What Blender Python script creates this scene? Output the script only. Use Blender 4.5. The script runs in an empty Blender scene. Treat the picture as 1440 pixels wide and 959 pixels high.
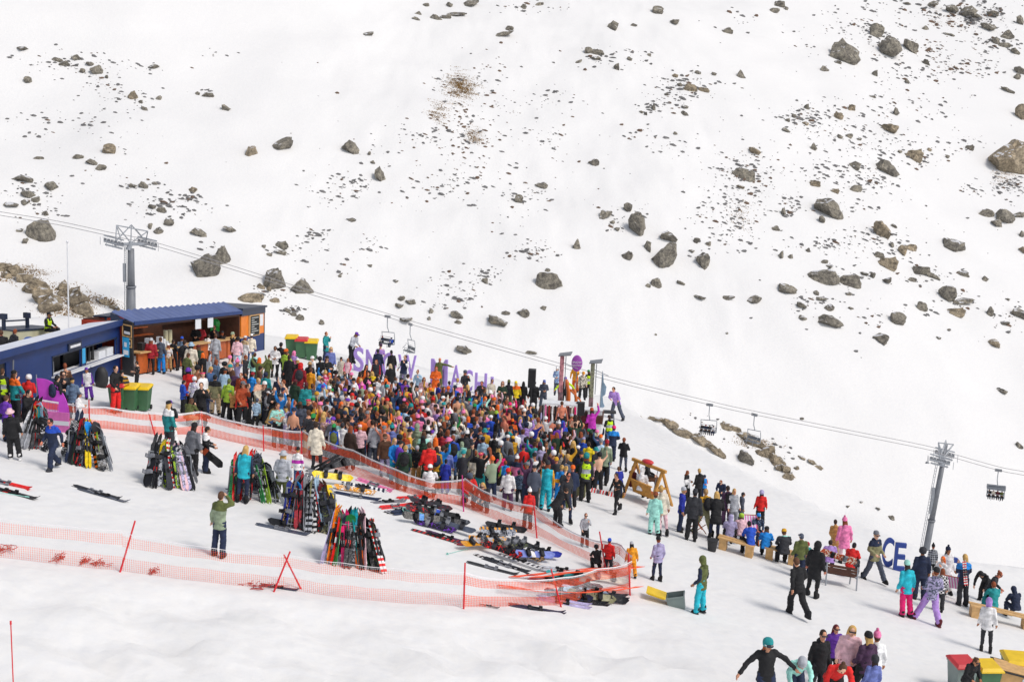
import bpy, bmesh, math, random
import numpy as np
from mathutils import Vector, Matrix, noise, Euler
R = math.radians
random.seed(7)
SC = bpy.context.scene
COL = SC.collection
V = Vector

# ------------------------------------------------------------------ camera maths (photo 1440 x 959)
FPX = 1738.0
PITCH, ROLL = R(10.0), R(2.5)
F = V((0, math.cos(PITCH), -math.sin(PITCH)))
U0 = V((0, math.sin(PITCH), math.cos(PITCH)))
RT = V((1, 0, 0)) * math.cos(ROLL) + U0 * math.sin(ROLL)
UP = V((-1, 0, 0)) * math.sin(ROLL) + U0 * math.cos(ROLL)

def ray(px, py):
    return F + RT * ((px - 720) / FPX) - UP * ((py - 479.5) / FPX)

def at(px, py, d):
    return ray(px, py) * d

def proj(p):
    d = p.dot(F)
    return 720 + FPX * p.dot(RT) / d, 479.5 - FPX * p.dot(UP) / d, d

def sz(px, py):          # pixel height of a 1.72 m person whose feet are at this pixel
    return -0.033 * px + 0.15 * py - 19.7

def plane3(a, b, c):     # z = k0 + k1 x + k2 y
    m = np.array([[1, p.x, p.y] for p in (a, b, c)])
    return np.linalg.solve(m, np.array([p.z for p in (a, b, c)]))

CC = FPX * 1.70
PL = plane3(*[at(x, y, CC / sz(x, y)) for x, y in ((200, 600), (1200, 800), (500, 900))])
HL = plane3(at(370, 470, 186), at(1200, 730, 186), at(720, 0, 345))

def on(px, py, h=0.0, k=PL):
    r = ray(px, py)
    t = (k[0] + h) / (r.z - k[1] * r.x - k[2] * r.y)
    return r * t

LIPPX = [(-400, 480), (-60, 452), (120, 448), (370, 470), (480, 500), (600, 520), (700, 535), (860, 562), (930, 600), (1000, 640),
         (1100, 690), (1200, 735), (1300, 775), (1440, 802), (1700, 850), (2100, 930)]
LIP = [on(x, y) for x, y in LIPPX]

def _inside(poly, x, y):
    c = False
    for a, b in zip(poly, poly[1:] + poly[:1]):
        if (a.y > y) != (b.y > y) and x < (b.x - a.x) * (y - a.y) / (b.y - a.y) + a.x: c = not c
    return c
LIPPOLY = LIP + [V((900, 54, 0)), V((900, -900, 0)), V((-900, -900, 0)), V((-900, 44, 0))]

def lipdist(x, y):
    """signed distance beyond the lip (positive = outside, away from the camera)"""
    best, sgn = 1e9, -1
    for a, b in zip(LIP, LIP[1:]):
        dx, dy = b.x - a.x, b.y - a.y
        L = dx * dx + dy * dy
        t = max(0.0, min(1.0, ((x - a.x) * dx + (y - a.y) * dy) / L))
        ex, ey = x - a.x - t * dx, y - a.y - t * dy
        d = ex * ex + ey * ey
        if d < best:
            best = d
    sgn = -1 if _inside(LIPPOLY, x, y) else 1
    return sgn * math.sqrt(best)

def fbm(x, y, s, o=3, z=0.0):
    v, a = 0.0, 1.0
    for i in range(o):
        v += a * noise.noise(V((x * s, y * s, z + i * 7.3)))
        s *= 2.03
        a *= 0.5
    return v

BANKPX = [(-300, 800), (0, 792), (200, 812), (400, 838), (650, 862), (800, 862), (895, 842), (960, 880), (1020, 945), (1040, 1010)]
BANK = [on(x, y) for x, y in BANKPX]

BANKPOLY = BANK + [V((6.0, -50, 0)), V((-200, -50, 0)), V((-200, 25, 0))]

def bankdist(x, y):
    best, sgn = 1e9, -1
    for a, b in zip(BANK, BANK[1:]):
        dx, dy = b.x - a.x, b.y - a.y
        L = dx * dx + dy * dy
        t = max(0.0, min(1.0, ((x - a.x) * dx + (y - a.y) * dy) / L))
        ex, ey = x - a.x - t * dx, y - a.y - t * dy
        d = ex * ex + ey * ey
        if d < best:
            best = d
    sgn = 1 if _inside(BANKPOLY, x, y) else -1
    return sgn * math.sqrt(best)

def T(x, y):
    pz = PL[0] + PL[1] * x + PL[2] * y
    if y < 90 and abs(x) < 70:
        b = bankdist(x, y)
        if b > 0:
            g = min(1.0, b / 1.6)
            pz += 0.42 * g * g * fbm(x, y, 0.9, 4, 3.0) + 0.10 * math.exp(-((b - 0.5) / 0.5) ** 2) - 0.05 * min(b, 8)
        pz += 0.035 * fbm(x, y, 0.55, 3)
    d = lipdist(x, y) if y > 10 else -50
    if d > -3:
        pz += 0.22 * math.exp(-((d + 0.6) / 1.0) ** 2) * (0.8 + fbm(x, y, 0.4, 2, 9))
    if d > 0:
        pz -= 1.1 * d
    if y > 60:
        hz = HL[0] + HL[1] * x + HL[2] * y + 4.5 * fbm(x, y, 0.011, 2, 5) + 1.0 * fbm(x, y, 0.05, 3, 2) + 0.15 * fbm(x, y, 0.4, 2, 4)
        if d > 0 or hz > pz:
            pz = max(pz, hz)
    return pz

def ground(px, py):
    """world point where the pixel's ray meets the near snow field"""
    p = on(px, py)
    return V((p.x, p.y, T(p.x, p.y)))

def hillpt(px, py):
    """world point where the ray meets the mountain side"""
    r = ray(px, py)
    t = 130.0
    while t < 900:
        p = r * t
        if p.z < T(p.x, p.y):
            break
        t += 3.0
    lo, hi = t - 3.0, t
    for _ in range(12):
        m = (lo + hi) / 2
        p = r * m
        if p.z < T(p.x, p.y): hi = m
        else: lo = m
    return r * hi

# ------------------------------------------------------------------ colours & materials
def srgb(h):
    c = [int(h[i:i + 2], 16) / 255 for i in (0, 2, 4)]
    return tuple((v / 12.92 if v <= .04045 else ((v + .055) / 1.055) ** 2.4) for v in c)

C = {k: srgb(v) for k, v in dict(
    black='141418', charcoal='2c2d33', grey='7d7f86', silver='b3b6bd', white='eceaea', cream='e3d9c6', beige='c6ab86', tan='b08a5c',
    camel='b98a4e', brown='5a3a26', darkbrown='33221a', rust='a8441e', orange='ee6a18', amber='e39a1c', mustard='d09a20', yellow='f1cf1a',
    neon='c9ee1c', lime='9fc23a', green='1f8a45', olive='5d6534', khaki='8d8a66', sage='97a78b', forest='1f3a28', mint='9fdccf',
    teal='1b8f92', aqua='22b9cc', azure='1a86d8', blue='1d4fc0', royal='1f2f9c', navy='1b2744', denim='39567f', paleblue='a9c6dd',
    periwinkle='7280c4', lavender='a79fc4', lilac='b08ad2', purple='6a33a8', plum='4a2c4c', magenta='c22fb2', pink='ef7fb0', palepink='ecc0c8',
    hotpink='ec1f74', red='d9201d', crimson='9c1626', maroon='5c1520', steel='5f7590', slate='4b5262', blond='c9a15f', auburn='8a4524',
    skin='d69a7a', paleskin='e6b496', tanskin='b67c58', redskin='d98468').items()}

def newmat(name):
    m = bpy.data.materials.new(name)
    m.use_nodes = True
    nt = m.node_tree
    b = nt.nodes['Principled BSDF']
    return m, nt, b

def N(nt, t, **kw):
    n = nt.nodes.new(t)
    for k, v in kw.items():
        if k in n.inputs: n.inputs[k].default_value = v
        else: setattr(n, k, v)
    return n

def paint(name, col, rough=0.6, var=0.12, scale=6.0, bump=0.0, metal=0.0, bscale=None):
    m, nt, b = newmat(name)
    tc = N(nt, 'ShaderNodeTexCoord')
    no = N(nt, 'ShaderNodeTexNoise', Scale=scale, Detail=5.0)
    nt.links.new(tc.outputs['Object'], no.inputs['Vector'])
    mp = N(nt, 'ShaderNodeMapRange')
    mp.inputs[1].default_value, mp.inputs[2].default_value = 0.3, 0.7
    mp.inputs[3].default_value, mp.inputs[4].default_value = 1 - var, 1 + var
    nt.links.new(no.outputs['Fac'], mp.inputs[0])
    mx = N(nt, 'ShaderNodeVectorMath', operation='SCALE')
    mx.inputs[0].default_value = col[:3]
    nt.links.new(mp.outputs[0], mx.inputs['Scale'])
    nt.links.new(mx.outputs[0], b.inputs['Base Color'])
    b.inputs['Roughness'].default_value = rough
    b.inputs['Metallic'].default_value = metal
    if bump:
        n2 = N(nt, 'ShaderNodeTexNoise', Scale=bscale or scale * 4, Detail=4.0)
        nt.links.new(tc.outputs['Object'], n2.inputs['Vector'])
        bp = N(nt, 'ShaderNodeBump', Strength=bump, Distance=0.02)
        nt.links.new(n2.outputs['Fac'], bp.inputs['Height'])
        nt.links.new(bp.outputs[0], b.inputs['Normal'])
    return m

def fabric(name, pattern=None, rough=0.8):
    """cloth whose colour is the object's own colour; a pattern adds the object's second colour"""
    m, nt, b = newmat(name)
    oi = N(nt, 'ShaderNodeObjectInfo')
    tc = N(nt, 'ShaderNodeTexCoord')
    col = oi.outputs['Color']
    if pattern:
        at2 = N(nt, 'ShaderNodeAttribute', attribute_type='OBJECT', attribute_name='second')
        sx = N(nt, 'ShaderNodeSeparateXYZ')
        nt.links.new(tc.outputs['Object'], sx.inputs[0])
        def math_(op, a, bb):
            n = N(nt, 'ShaderNodeMath', operation=op)
            for i, q in enumerate((a, bb)):
                if q is None: continue
                if isinstance(q, (int, float)): n.inputs[i].default_value = q
                else: nt.links.new(q, n.inputs[i])
            return n.outputs[0]
        if pattern == 'block':
            fac = math_('GREATER_THAN', sx.outputs[2], 1.26)
        elif pattern == 'stripe':
            fac = math_('GREATER_THAN', math_('SINE', math_('MULTIPLY', sx.outputs[2], 38.0), None), 0.0)
        elif pattern == 'band':
            fac = math_('LESS_THAN', math_('ABSOLUTE', math_('SUBTRACT', sx.outputs[2], 1.12), None), 0.08)
        elif pattern == 'seatband':
            fac = math_('LESS_THAN', math_('ABSOLUTE', math_('SUBTRACT', sx.outputs[2], 0.70), None), 0.08)
        elif pattern == 'plaid':
            a = math_('GREATER_THAN', math_('SINE', math_('MULTIPLY', sx.outputs[2], 55.0), None), 0.0)
            c = math_('GREATER_THAN', math_('SINE', math_('MULTIPLY', sx.outputs[0], 60.0), None), 0.0)
            fac = math_('MULTIPLY', math_('ADD', a, c), 0.5)
        elif pattern == 'check':
            ck = N(nt, 'ShaderNodeTexChecker', Scale=14.0)
            nt.links.new(tc.outputs['Object'], ck.inputs['Vector'])
            fac = ck.outputs['Fac']
        elif pattern == 'mottle':
            no = N(nt, 'ShaderNodeTexNoise', Scale=9.0, Detail=3.0, Distortion=1.5)
            nt.links.new(tc.outputs['Object'], no.inputs['Vector'])
            fac = math_('GREATER_THAN', no.outputs['Fac'], 0.53)
        elif pattern == 'hem':
            fac = math_('LESS_THAN', sx.outputs[2], 0.92)
        elif pattern == 'shoulder':
            fac = math_('GREATER_THAN', math_('ABSOLUTE', sx.outputs[0], None), 0.20)
        mx = N(nt, 'ShaderNodeMix', data_type='RGBA')
        nt.links.new(fac, mx.inputs[0])
        nt.links.new(col, mx.inputs[6]); nt.links.new(at2.outputs['Color'], mx.inputs[7])
        col = mx.outputs[2]
    no = N(nt, 'ShaderNodeTexNoise', Scale=7.0, Detail=4.0)
    nt.links.new(tc.outputs['Object'], no.inputs['Vector'])
    mp = N(nt, 'ShaderNodeMapRange')
    mp.inputs[1].default_value, mp.inputs[2].default_value = 0.3, 0.7
    mp.inputs[3].default_value, mp.inputs[4].default_value = 0.66, 1.22
    nt.links.new(no.outputs['Fac'], mp.inputs[0])
    sc = N(nt, 'ShaderNodeVectorMath', operation='SCALE')
    nt.links.new(col, sc.inputs[0]); nt.links.new(mp.outputs[0], sc.inputs['Scale'])
    nt.links.new(sc.outputs[0], b.inputs['Base Color'])
    b.inputs['Roughness'].default_value = rough
    wv = N(nt, 'ShaderNodeTexNoise', Scale=11.0, Detail=3.0, Distortion=0.8)
    nt.links.new(tc.outputs['Object'], wv.inputs['Vector'])
    bp = N(nt, 'ShaderNodeBump', Strength=0.5, Distance=0.03)
    nt.links.new(wv.outputs['Fac'], bp.inputs['Height'])
    nt.links.new(bp.outputs[0], b.inputs['Normal'])
    return m

M = {}
M['fabric'] = fabric('fabric')
for p in ('block', 'stripe', 'band', 'seatband', 'plaid', 'check', 'mottle', 'hem', 'shoulder'):
    M['fabric_' + p] = fabric('fabric_' + p, p)
M['gloss'] = fabric('gloss_shell', None, 0.25)
M['dark'] = paint('dark_rubber', (0.012, 0.012, 0.014), 0.5, 0.2)
M['eye'] = paint('eye_dark', (0.02, 0.015, 0.012), 0.3)
M['lens'] = paint('goggle_lens', (0.02, 0.02, 0.03), 0.08)
M['steel'] = paint('galvanised_steel', (0.32, 0.34, 0.37), 0.45, 0.15, 1.5, 0.1, 0.3)
M['pole'] = paint('grey_pole', (0.17, 0.18, 0.20), 0.5, 0.12, 0.8)
M['cable'] = paint('cable', (0.30, 0.29, 0.30), 0.5)
M['wood'] = paint('pine_wood', srgb('c08a3e'), 0.6, 0.22, 7, 0.3)
M['palewood'] = paint('pale_timber', srgb('c9a06a'), 0.65, 0.2, 6, 0.3)
M['bluewall'] = paint('blue_wall', srgb('0a2e68'), 0.55, 0.12, 1.2, 0.1)
M['blueroof'] = paint('blue_roof', srgb('56648f'), 0.5, 0.12, 1.6, 0.05)
M['navytrim'] = paint('navy_trim', srgb('1c2840'), 0.5)
M['snowroof'] = paint('snowy_roof', srgb('d9dce6'), 0.7, 0.1, 0.9, 0.2)
M['darkwood'] = paint('dark_wood', srgb('4a2817'), 0.7, 0.3, 3, 0.2)
M['orangewood'] = paint('orange_wood', srgb('b3561d'), 0.55, 0.25, 2.5, 0.2)
M['orangepanel'] = paint('orange_panel', srgb('dd7a1c'), 0.55, 0.15, 2)
M['redsteel'] = paint('red_steel', srgb('a8341c'), 0.6, 0.2, 1.5)
M['blackboard'] = paint('blackboard', srgb('1d2021'), 0.8)
M['chalk'] = paint('chalk', (0.6, 0.62, 0.6), 0.9)
M['paper'] = paint('paper', (0.7, 0.72, 0.76), 0.8, 0.05)
M['whitepaint'] = paint('white_paint', (0.75, 0.76, 0.78), 0.5, 0.06)
M['cream'] = paint('cream_panel', srgb('cbc6a4'), 0.7, 0.15, 2)
M['tarp'] = paint('blue_tarp', srgb('1f4fa0'), 0.35, 0.25, 2, 0.5)
M['bingreen'] = paint('bin_green', srgb('3f6a48'), 0.5, 0.12, 3)
M['bingrey'] = paint('bin_grey', srgb('7c8a86'), 0.5, 0.1, 3)
M['lidyellow'] = paint('lid_yellow', srgb('e6bf14'), 0.45, 0.1, 4)
M['lidred'] = paint('lid_red', srgb('c9343a'), 0.45, 0.1, 4)
M['purple'] = paint('purple_letter', srgb('ad90da'), 0.6, 0.08, 2)
M['blueletter'] = paint('blue_letter', srgb('2b4592'), 0.6, 0.1, 2)
M['magenta'] = paint('magenta_cloth', srgb('c648c8'), 0.7, 0.1, 3, 0.2)
M['netred'] = paint('net_orange', srgb('f26440'), 0.5, 0.06, 3)
M['netwhite'] = paint('net_white', srgb('e8e4e6'), 0.5, 0.05, 3)
M['postred'] = paint('post_red', srgb('d2202c'), 0.45, 0.1, 5)
M['postpink'] = paint('post_magenta', srgb('c4307c'), 0.45, 0.1, 5)
M['speaker'] = paint('speaker_black', (0.02, 0.02, 0.022), 0.6, 0.2, 20)
M['balloon'] = paint('balloon_purple', srgb('a04cae'), 0.3, 0.12, 1.2)
M['orangeplastic'] = paint('orange_inflatable', srgb('c8682c'), 0.35, 0.15, 2)
M['flagblue'] = paint('flag_blue', srgb('8fa9bd'), 0.7, 0.3, 3)
M['green'] = paint('green_plastic', srgb('1f9a3c'), 0.4)
M['metalgrey'] = paint('grey_metal', srgb('84878c'), 0.4, 0.1, 3, 0, 0.5)
M['pinkstripe'] = paint('pink_stripe', srgb('d86fb4'), 0.7)
M['skyblue'] = paint('sign_blue', srgb('2fa2d8'), 0.5)

# ------------------------------------------------------------------ mesh builder
class MB:
    def __init__(s):
        s.v, s.f, s.m = [], [], []
    def add(s, vs, fs, mi=0, mat=None):
        o = len(s.v)
        s.v += [(mat @ V(p)) if mat is not None else V(p) for p in vs]
        s.f += [tuple(i + o for i in f) for f in fs]
        s.m += [mi] * len(fs)
        return s
    def box(s, x0, x1, y0, y1, z0, z1, mi=0, mat=None):
        vs = [(x, y, z) for z in (z0, z1) for y in (y0, y1) for x in (x0, x1)]
        return s.add(vs, [(0, 2, 3, 1), (4, 5, 7, 6), (0, 1, 5, 4), (2, 6, 7, 3), (0, 4, 6, 2), (1, 3, 7, 5)], mi, mat)
    def tube(s, p, q, r1, r2=None, n=8, mi=0, mat=None):
        p, q = V(p), V(q)
        r2 = r1 if r2 is None else r2
        d = (q - p)
        if d.length < 1e-6: return s
        d.normalize()
        a = d.orthogonal().normalized(); b = d.cross(a)
        vs = [p + (a * math.cos(t) + b * math.sin(t)) * r1 for t in [2 * math.pi * i / n for i in range(n)]]
        vs += [q + (a * math.cos(t) + b * math.sin(t)) * r2 for t in [2 * math.pi * i / n for i in range(n)]]
        fs = [(i, (i + 1) % n, n + (i + 1) % n, n + i) for i in range(n)]
        fs += [tuple(range(n - 1, -1, -1)), tuple(range(n, 2 * n))]
        return s.add(vs, fs, mi, mat)
    def ball(s, c, r, n=10, k=6, mi=0, mat=None):
        c = V(c)
        if not hasattr(r, '__len__'): r = (r, r, r)
        vs = [c + V((0, 0, -r[2]))]
        for j in range(1, k):
            ph = math.pi * (j / k - 0.5)
            for i in range(n):
                t = 2 * math.pi * i / n
                vs.append(c + V((r[0] * math.cos(ph) * math.cos(t), r[1] * math.cos(ph) * math.sin(t), r[2] * math.sin(ph))))
        vs.append(c + V((0, 0, r[2])))
        fs = [(0, 1 + (i + 1) % n, 1 + i) for i in range(n)]
        for j in range(k - 2):
            for i in range(n):
                a, b = 1 + j * n + i, 1 + j * n + (i + 1) % n
                fs.append((a, b, b + n, a + n))
        L = len(vs) - 1
        fs += [(L, L - n + i, L - n + (i + 1) % n) for i in range(n)]
        return s.add(vs, fs, mi, mat)
    def cap(s, p, q, r1, r2, n=10):
        s.ball(p, r1, n); s.ball(q, r2, n); return s.tube(p, q, r1, r2, n)
    def loft(s, rings, mi=0, mat=None, n=14, pw=2.0):
        """rings: (centre, rx, ry) with x lateral and y depth, axis follows centres roughly in z"""
        vs, fs = [], []
        cs = [V(r[0]) for r in rings]
        for j, (c, rx, ry) in enumerate(rings):
            d = (cs[min(j + 1, len(cs) - 1)] - cs[max(j - 1, 0)]).normalized()
            lat = V((1, 0, 0)); dep = d.cross(lat)
            if dep.length < .1: dep = V((0, 1, 0))
            dep.normalize(); lat = dep.cross(d).normalized()
            for i in range(n):
                t = 2 * math.pi * i / n
                ct, st = math.cos(t), math.sin(t)
                if pw != 2.0:
                    e = 2.0 / pw
                    ct = math.copysign(abs(ct) ** e, ct); st = math.copysign(abs(st) ** e, st)
                vs.append(V(c) + lat * (rx * ct) + dep * (ry * st))
        for j in range(len(rings) - 1):
            for i in range(n):
                a, b = j * n + i, j * n + (i + 1) % n
                fs.append((a, b, b + n, a + n))
        fs += [tuple(range(n - 1, -1, -1)), tuple(range(len(vs) - n, len(vs)))]
        return s.add(vs, fs, mi, mat)
    def mesh(s, name, mats=(), smooth=False):
        me = bpy.data.meshes.new(name)
        me.from_pydata([tuple(p) for p in s.v], [], s.f)
        for m in mats: me.materials.append(m)
        if any(s.m): me.polygons.foreach_set('material_index', s.m)
        if smooth: me.polygons.foreach_set('use_smooth', [True] * len(me.polygons))
        me.update()
        bm = bmesh.new(); bm.from_mesh(me)
        bmesh.ops.recalc_face_normals(bm, faces=bm.faces)
        bm.to_mesh(me); bm.free()
        return me
    def build(s, name, mats, parent=None, smooth=False, **kw):
        if not isinstance(mats, (list, tuple)): mats = [mats]
        return link(name, s.mesh(name, mats, smooth), parent, **kw)

def link(name, me, parent=None, label=None, cat=None, group=None, kind=None, loc=None, rot=None, scale=None):
    o = bpy.data.objects.new(name, me)
    COL.objects.link(o)
    if parent is not None: o.parent = parent
    if loc is not None: o.location = loc
    if rot is not None: o.rotation_euler = rot
    if scale is not None: o.scale = scale
    return tag(o, label, cat, group, kind)

def tag(o, label=None, cat=None, group=None, kind=None):
    if label: o['label'] = label
    if cat: o['category'] = cat
    if group: o['group'] = group
    if kind: o['kind'] = kind
    return o

def frame(px1, py1, px2, py2, h=0.0):
    """matrix: origin at ground pixel 1, x axis to ground pixel 2 (follows the slope), y away from the camera, z up; and the length"""
    a, b = ground(px1, py1), ground(px2, py2)
    d = b - a
    L = d.length
    xa = d.normalized()
    ya = V((-xa.y, xa.x, 0)).normalized()
    za = V((0, 0, 1))
    m = Matrix(((xa.x, ya.x, 0, a.x), (xa.y, ya.y, 0, a.y), (xa.z, ya.z, 1, a.z + h), (0, 0, 0, 1)))
    return m, L

def frame_up(px, py, face=0.0, z=0.0, tilt=True):
    """matrix standing on the snow at the pixel, rotated about z by face degrees"""
    p = ground(px, py)
    return Matrix.Translation(p + V((0, 0, z))) @ Matrix.Rotation(R(face), 4, 'Z')

def slope_m(px, py, face=0.0):
    """matrix lying on the snow plane at the pixel"""
    p = ground(px, py)
    n = V((-PL[1], -PL[2], 1)).normalized()
    q = V((0, 0, 1)).rotation_difference(n).to_matrix().to_4x4()
    return Matrix.Translation(p) @ q @ Matrix.Rotation(R(face), 4, 'Z')

# ------------------------------------------------------------------ labels that single each thing out
def relation(dx, dy, near=None):
    if abs(dx) > 1.6 * abs(dy): return 'right of' if dx > 0 else 'left of'
    if abs(dy) > 1.6 * abs(dx): return ('below' if dy > 0 else 'above')
    return ('lower ' if dy > 0 else 'upper ') + ('right of' if dx > 0 else 'left of')

def uniquify(items, words, lm=(), cap=16):
    """items: dicts with o, base, short, x, y. Adds a relation to a landmark or neighbour until every label is its own."""
    def nw(s): return len(s.split())
    from collections import Counter
    cnt = Counter(i['base'] for i in items)
    sc = Counter(i['short'] for i in items)
    used = set(b for b, c in cnt.items() if c == 1)
    for it in items:
        if cnt[it['base']] == 1:
            it['o']['label'] = it['base']; continue
        cands = []
        for l in lm:
            dx, dy = it['x'] - l[1], it['y'] - l[2]
            cands.append((math.hypot(dx, dy) * 0.9, dx, dy, l[0]))
        for j in items:
            if j is it: continue
            dx, dy = it['x'] - j['x'], it['y'] - j['y']
            d = math.hypot(dx, dy)
            if d < 260: cands.append((d * (1 if sc[j['short']] == 1 else 7.0), dx, dy, ('the ' if sc[j['short']] == 1 else 'a ') + j['short']))
        cands.sort(key=lambda c: c[0])
        done = None
        for tail in (False, True):
            for d, dx, dy, nm in cands[:30]:
                s = it['base'] + ' ' + words(dx, dy) + ' ' + nm
                if nw(s) <= cap and s not in used:
                    done = s; break
            if done: break
        if not done:
            done = it['base']
        used.add(done)
        it['o']['label'] = done
    return used
# ------------------------------------------------------------------ ground sheet
def axis(segs):
    out = [segs[0][0]]
    for a, b, st in segs:
        n = max(1, round((b - a) / st))
        out += [a + (b - a) * (i + 1) / n for i in range(n)]
    return out
xs = axis([(-900, -300, 60), (-300, -110, 8), (-110, -45, 2.2), (-45, 45, 0.7), (45, 110, 2.0), (110, 300, 8), (300, 900, 60)])
ys = axis([(-200, 0, 20), (0, 14, 2), (14, 45, 0.45), (45, 110, 0.9), (110, 430, 2.2), (430, 900, 40)])
gv = [(x, y, T(x, y)) for y in ys for x in xs]
nx = len(xs)
gf = [(j * nx + i, j * nx + i + 1, (j + 1) * nx + i + 1, (j + 1) * nx + i) for j in range(len(ys) - 1) for i in range(nx - 1)]
me = bpy.data.meshes.new('snow_ground'); me.from_pydata(gv, [], gf)
me.polygons.foreach_set('use_smooth', [True] * len(gf))
m, nt, b = newmat('snow')
tc = N(nt, 'ShaderNodeTexCoord'); geo = N(nt, 'ShaderNodeNewGeometry')
n1 = N(nt, 'ShaderNodeTexNoise', Scale=0.35, Detail=6.0); nt.links.new(geo.outputs['Position'], n1.inputs['Vector'])
n2 = N(nt, 'ShaderNodeTexNoise', Scale=3.2, Detail=5.0, Roughness=0.65); nt.links.new(geo.outputs['Position'], n2.inputs['Vector'])
n3 = N(nt, 'ShaderNodeTexNoise', Scale=0.03, Detail=4.0); nt.links.new(geo.outputs['Position'], n3.inputs['Vector'])
# wind-streaked texture
mpv = N(nt, 'ShaderNodeMapping'); mpv.inputs['Scale'].default_value = (0.06, 0.30, 0.3); mpv.inputs['Rotation'].default_value = (0, 0, 0.25)
nt.links.new(geo.outputs['Position'], mpv.inputs['Vector'])
n4 = N(nt, 'ShaderNodeTexNoise', Scale=1.0, Detail=5.0); nt.links.new(mpv.outputs[0], n4.inputs['Vector'])
cr = N(nt, 'ShaderNodeValToRGB')
cr.color_ramp.elements[0].position = 0.3; cr.color_ramp.elements[0].color = (0.745, 0.745, 0.75, 1)
cr.color_ramp.elements[1].position = 0.62; cr.color_ramp.elements[1].color = (0.785, 0.775, 0.76, 1)
nt.links.new(n2.outputs['Fac'], cr.inputs[0])
nt.links.new(cr.outputs[0], b.inputs['Base Color'])
b.inputs['Roughness'].default_value = 0.75
b.inputs['Specular IOR Level'].default_value = 0.2
b1 = N(nt, 'ShaderNodeBump', Strength=0.22, Distance=0.05); nt.links.new(n2.outputs['Fac'], b1.inputs['Height'])
vo = N(nt, 'ShaderNodeTexVoronoi', Scale=2.6, feature='SMOOTH_F1'); nt.links.new(geo.outputs['Position'], vo.inputs['Vector'])
b0 = N(nt, 'ShaderNodeBump', Strength=0.35, Distance=0.08); nt.links.new(vo.outputs['Distance'], b0.inputs['Height']); nt.links.new(b1.outputs[0], b0.inputs['Normal']); b1 = b0
b2 = N(nt, 'ShaderNodeBump', Strength=0.32, Distance=0.25); nt.links.new(n1.outputs['Fac'], b2.inputs['Height']); nt.links.new(b1.outputs[0], b2.inputs['Normal'])
b3 = N(nt, 'ShaderNodeBump', Strength=0.14, Distance=0.9); nt.links.new(n4.outputs['Fac'], b3.inputs['Height']); nt.links.new(b2.outputs[0], b3.inputs['Normal'])
nt.links.new(b3.outputs[0], b.inputs['Normal'])
M['snow'] = m
me.materials.append(m)
link('snow_ground', me, kind='structure')

# ------------------------------------------------------------------ rocks
def rockmat(name, c1, c2, c3):
    m, nt, b = newmat(name)
    tc = N(nt, 'ShaderNodeTexCoord'); geo = N(nt, 'ShaderNodeNewGeometry')
    oi = N(nt, 'ShaderNodeObjectInfo')
    ad = N(nt, 'ShaderNodeVectorMath', operation='ADD')
    nt.links.new(geo.outputs['Position'], ad.inputs[0]); nt.links.new(oi.outputs['Location'], ad.inputs[1])
    n1 = N(nt, 'ShaderNodeTexNoise', Scale=0.55, Detail=6.0, Roughness=0.6, Distortion=0.6); nt.links.new(ad.outputs[0], n1.inputs['Vector'])
    n2 = N(nt, 'ShaderNodeTexNoise', Scale=1.7, Detail=8.0, Roughness=0.8); nt.links.new(ad.outputs[0], n2.inputs['Vector'])
    cr = N(nt, 'ShaderNodeValToRGB'); e = cr.color_ramp.elements
    e[0].position, e[0].color = 0.36, (*c1, 1); e[1].position, e[1].color = 0.64, (*c2, 1)
    x = e.new(0.76); x.color = (*c3, 1)
    nt.links.new(n1.outputs['Fac'], cr.inputs[0])
    c2r = N(nt, 'ShaderNodeValToRGB'); e = c2r.color_ramp.elements
    e[0].position, e[0].color = 0.36, (0.30, 0.30, 0.31, 1); e[1].position, e[1].color = 0.60, (1.3, 1.27, 1.2, 1)
    nt.links.new(n2.outputs['Fac'], c2r.inputs[0])
    mx = N(nt, 'ShaderNodeMix', data_type='RGBA', blend_type='MULTIPLY'); mx.inputs[0].default_value = 1
    nt.links.new(cr.outputs[0], mx.inputs[6]); nt.links.new(c2r.outputs[0], mx.inputs[7])
    # old snow caught on the flat tops
    sx = N(nt, 'ShaderNodeSeparateXYZ'); nt.links.new(geo.outputs['Normal'], sx.inputs[0])
    ns = N(nt, 'ShaderNodeTexNoise', Scale=0.9, Detail=4.0); nt.links.new(ad.outputs[0], ns.inputs['Vector'])
    mu = N(nt, 'ShaderNodeMath', operation='MULTIPLY_ADD'); mu.inputs[1].default_value = 1.3; 
    nt.links.new(ns.outputs['Fac'], mu.inputs[0]); nt.links.new(sx.outputs[2], mu.inputs[2])
    rp = N(nt, 'ShaderNodeMapRange'); rp.inputs[1].default_value, rp.inputs[2].default_value = 1.58, 1.64
    nt.links.new(mu.outputs[0], rp.inputs[0])
    m2 = N(nt, 'ShaderNodeMix', data_type='RGBA'); m2.inputs[7].default_value = (0.85, 0.85, 0.87, 1)
    nt.links.new(rp.outputs[0], m2.inputs[0]); nt.links.new(mx.outputs[2], m2.inputs[6])
    nt.links.new(m2.outputs[2], b.inputs['Base Color'])
    b.inputs['Roughness'].default_value = 0.9
    bp = N(nt, 'ShaderNodeBump', Strength=1.0, Distance=0.6); nt.links.new(n2.outputs['Fac'], bp.inputs['Height'])
    nt.links.new(bp.outputs[0], b.inputs['Normal'])
    return m
M['rockgrey'] = rockmat('grey_schist', (0.20, 0.185, 0.165), (0.40, 0.37, 0.31), (0.48, 0.40, 0.29))
M['rocktan'] = rockmat('tan_schist', (0.28, 0.235, 0.175), (0.54, 0.45, 0.33), (0.60, 0.45, 0.26))

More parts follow.
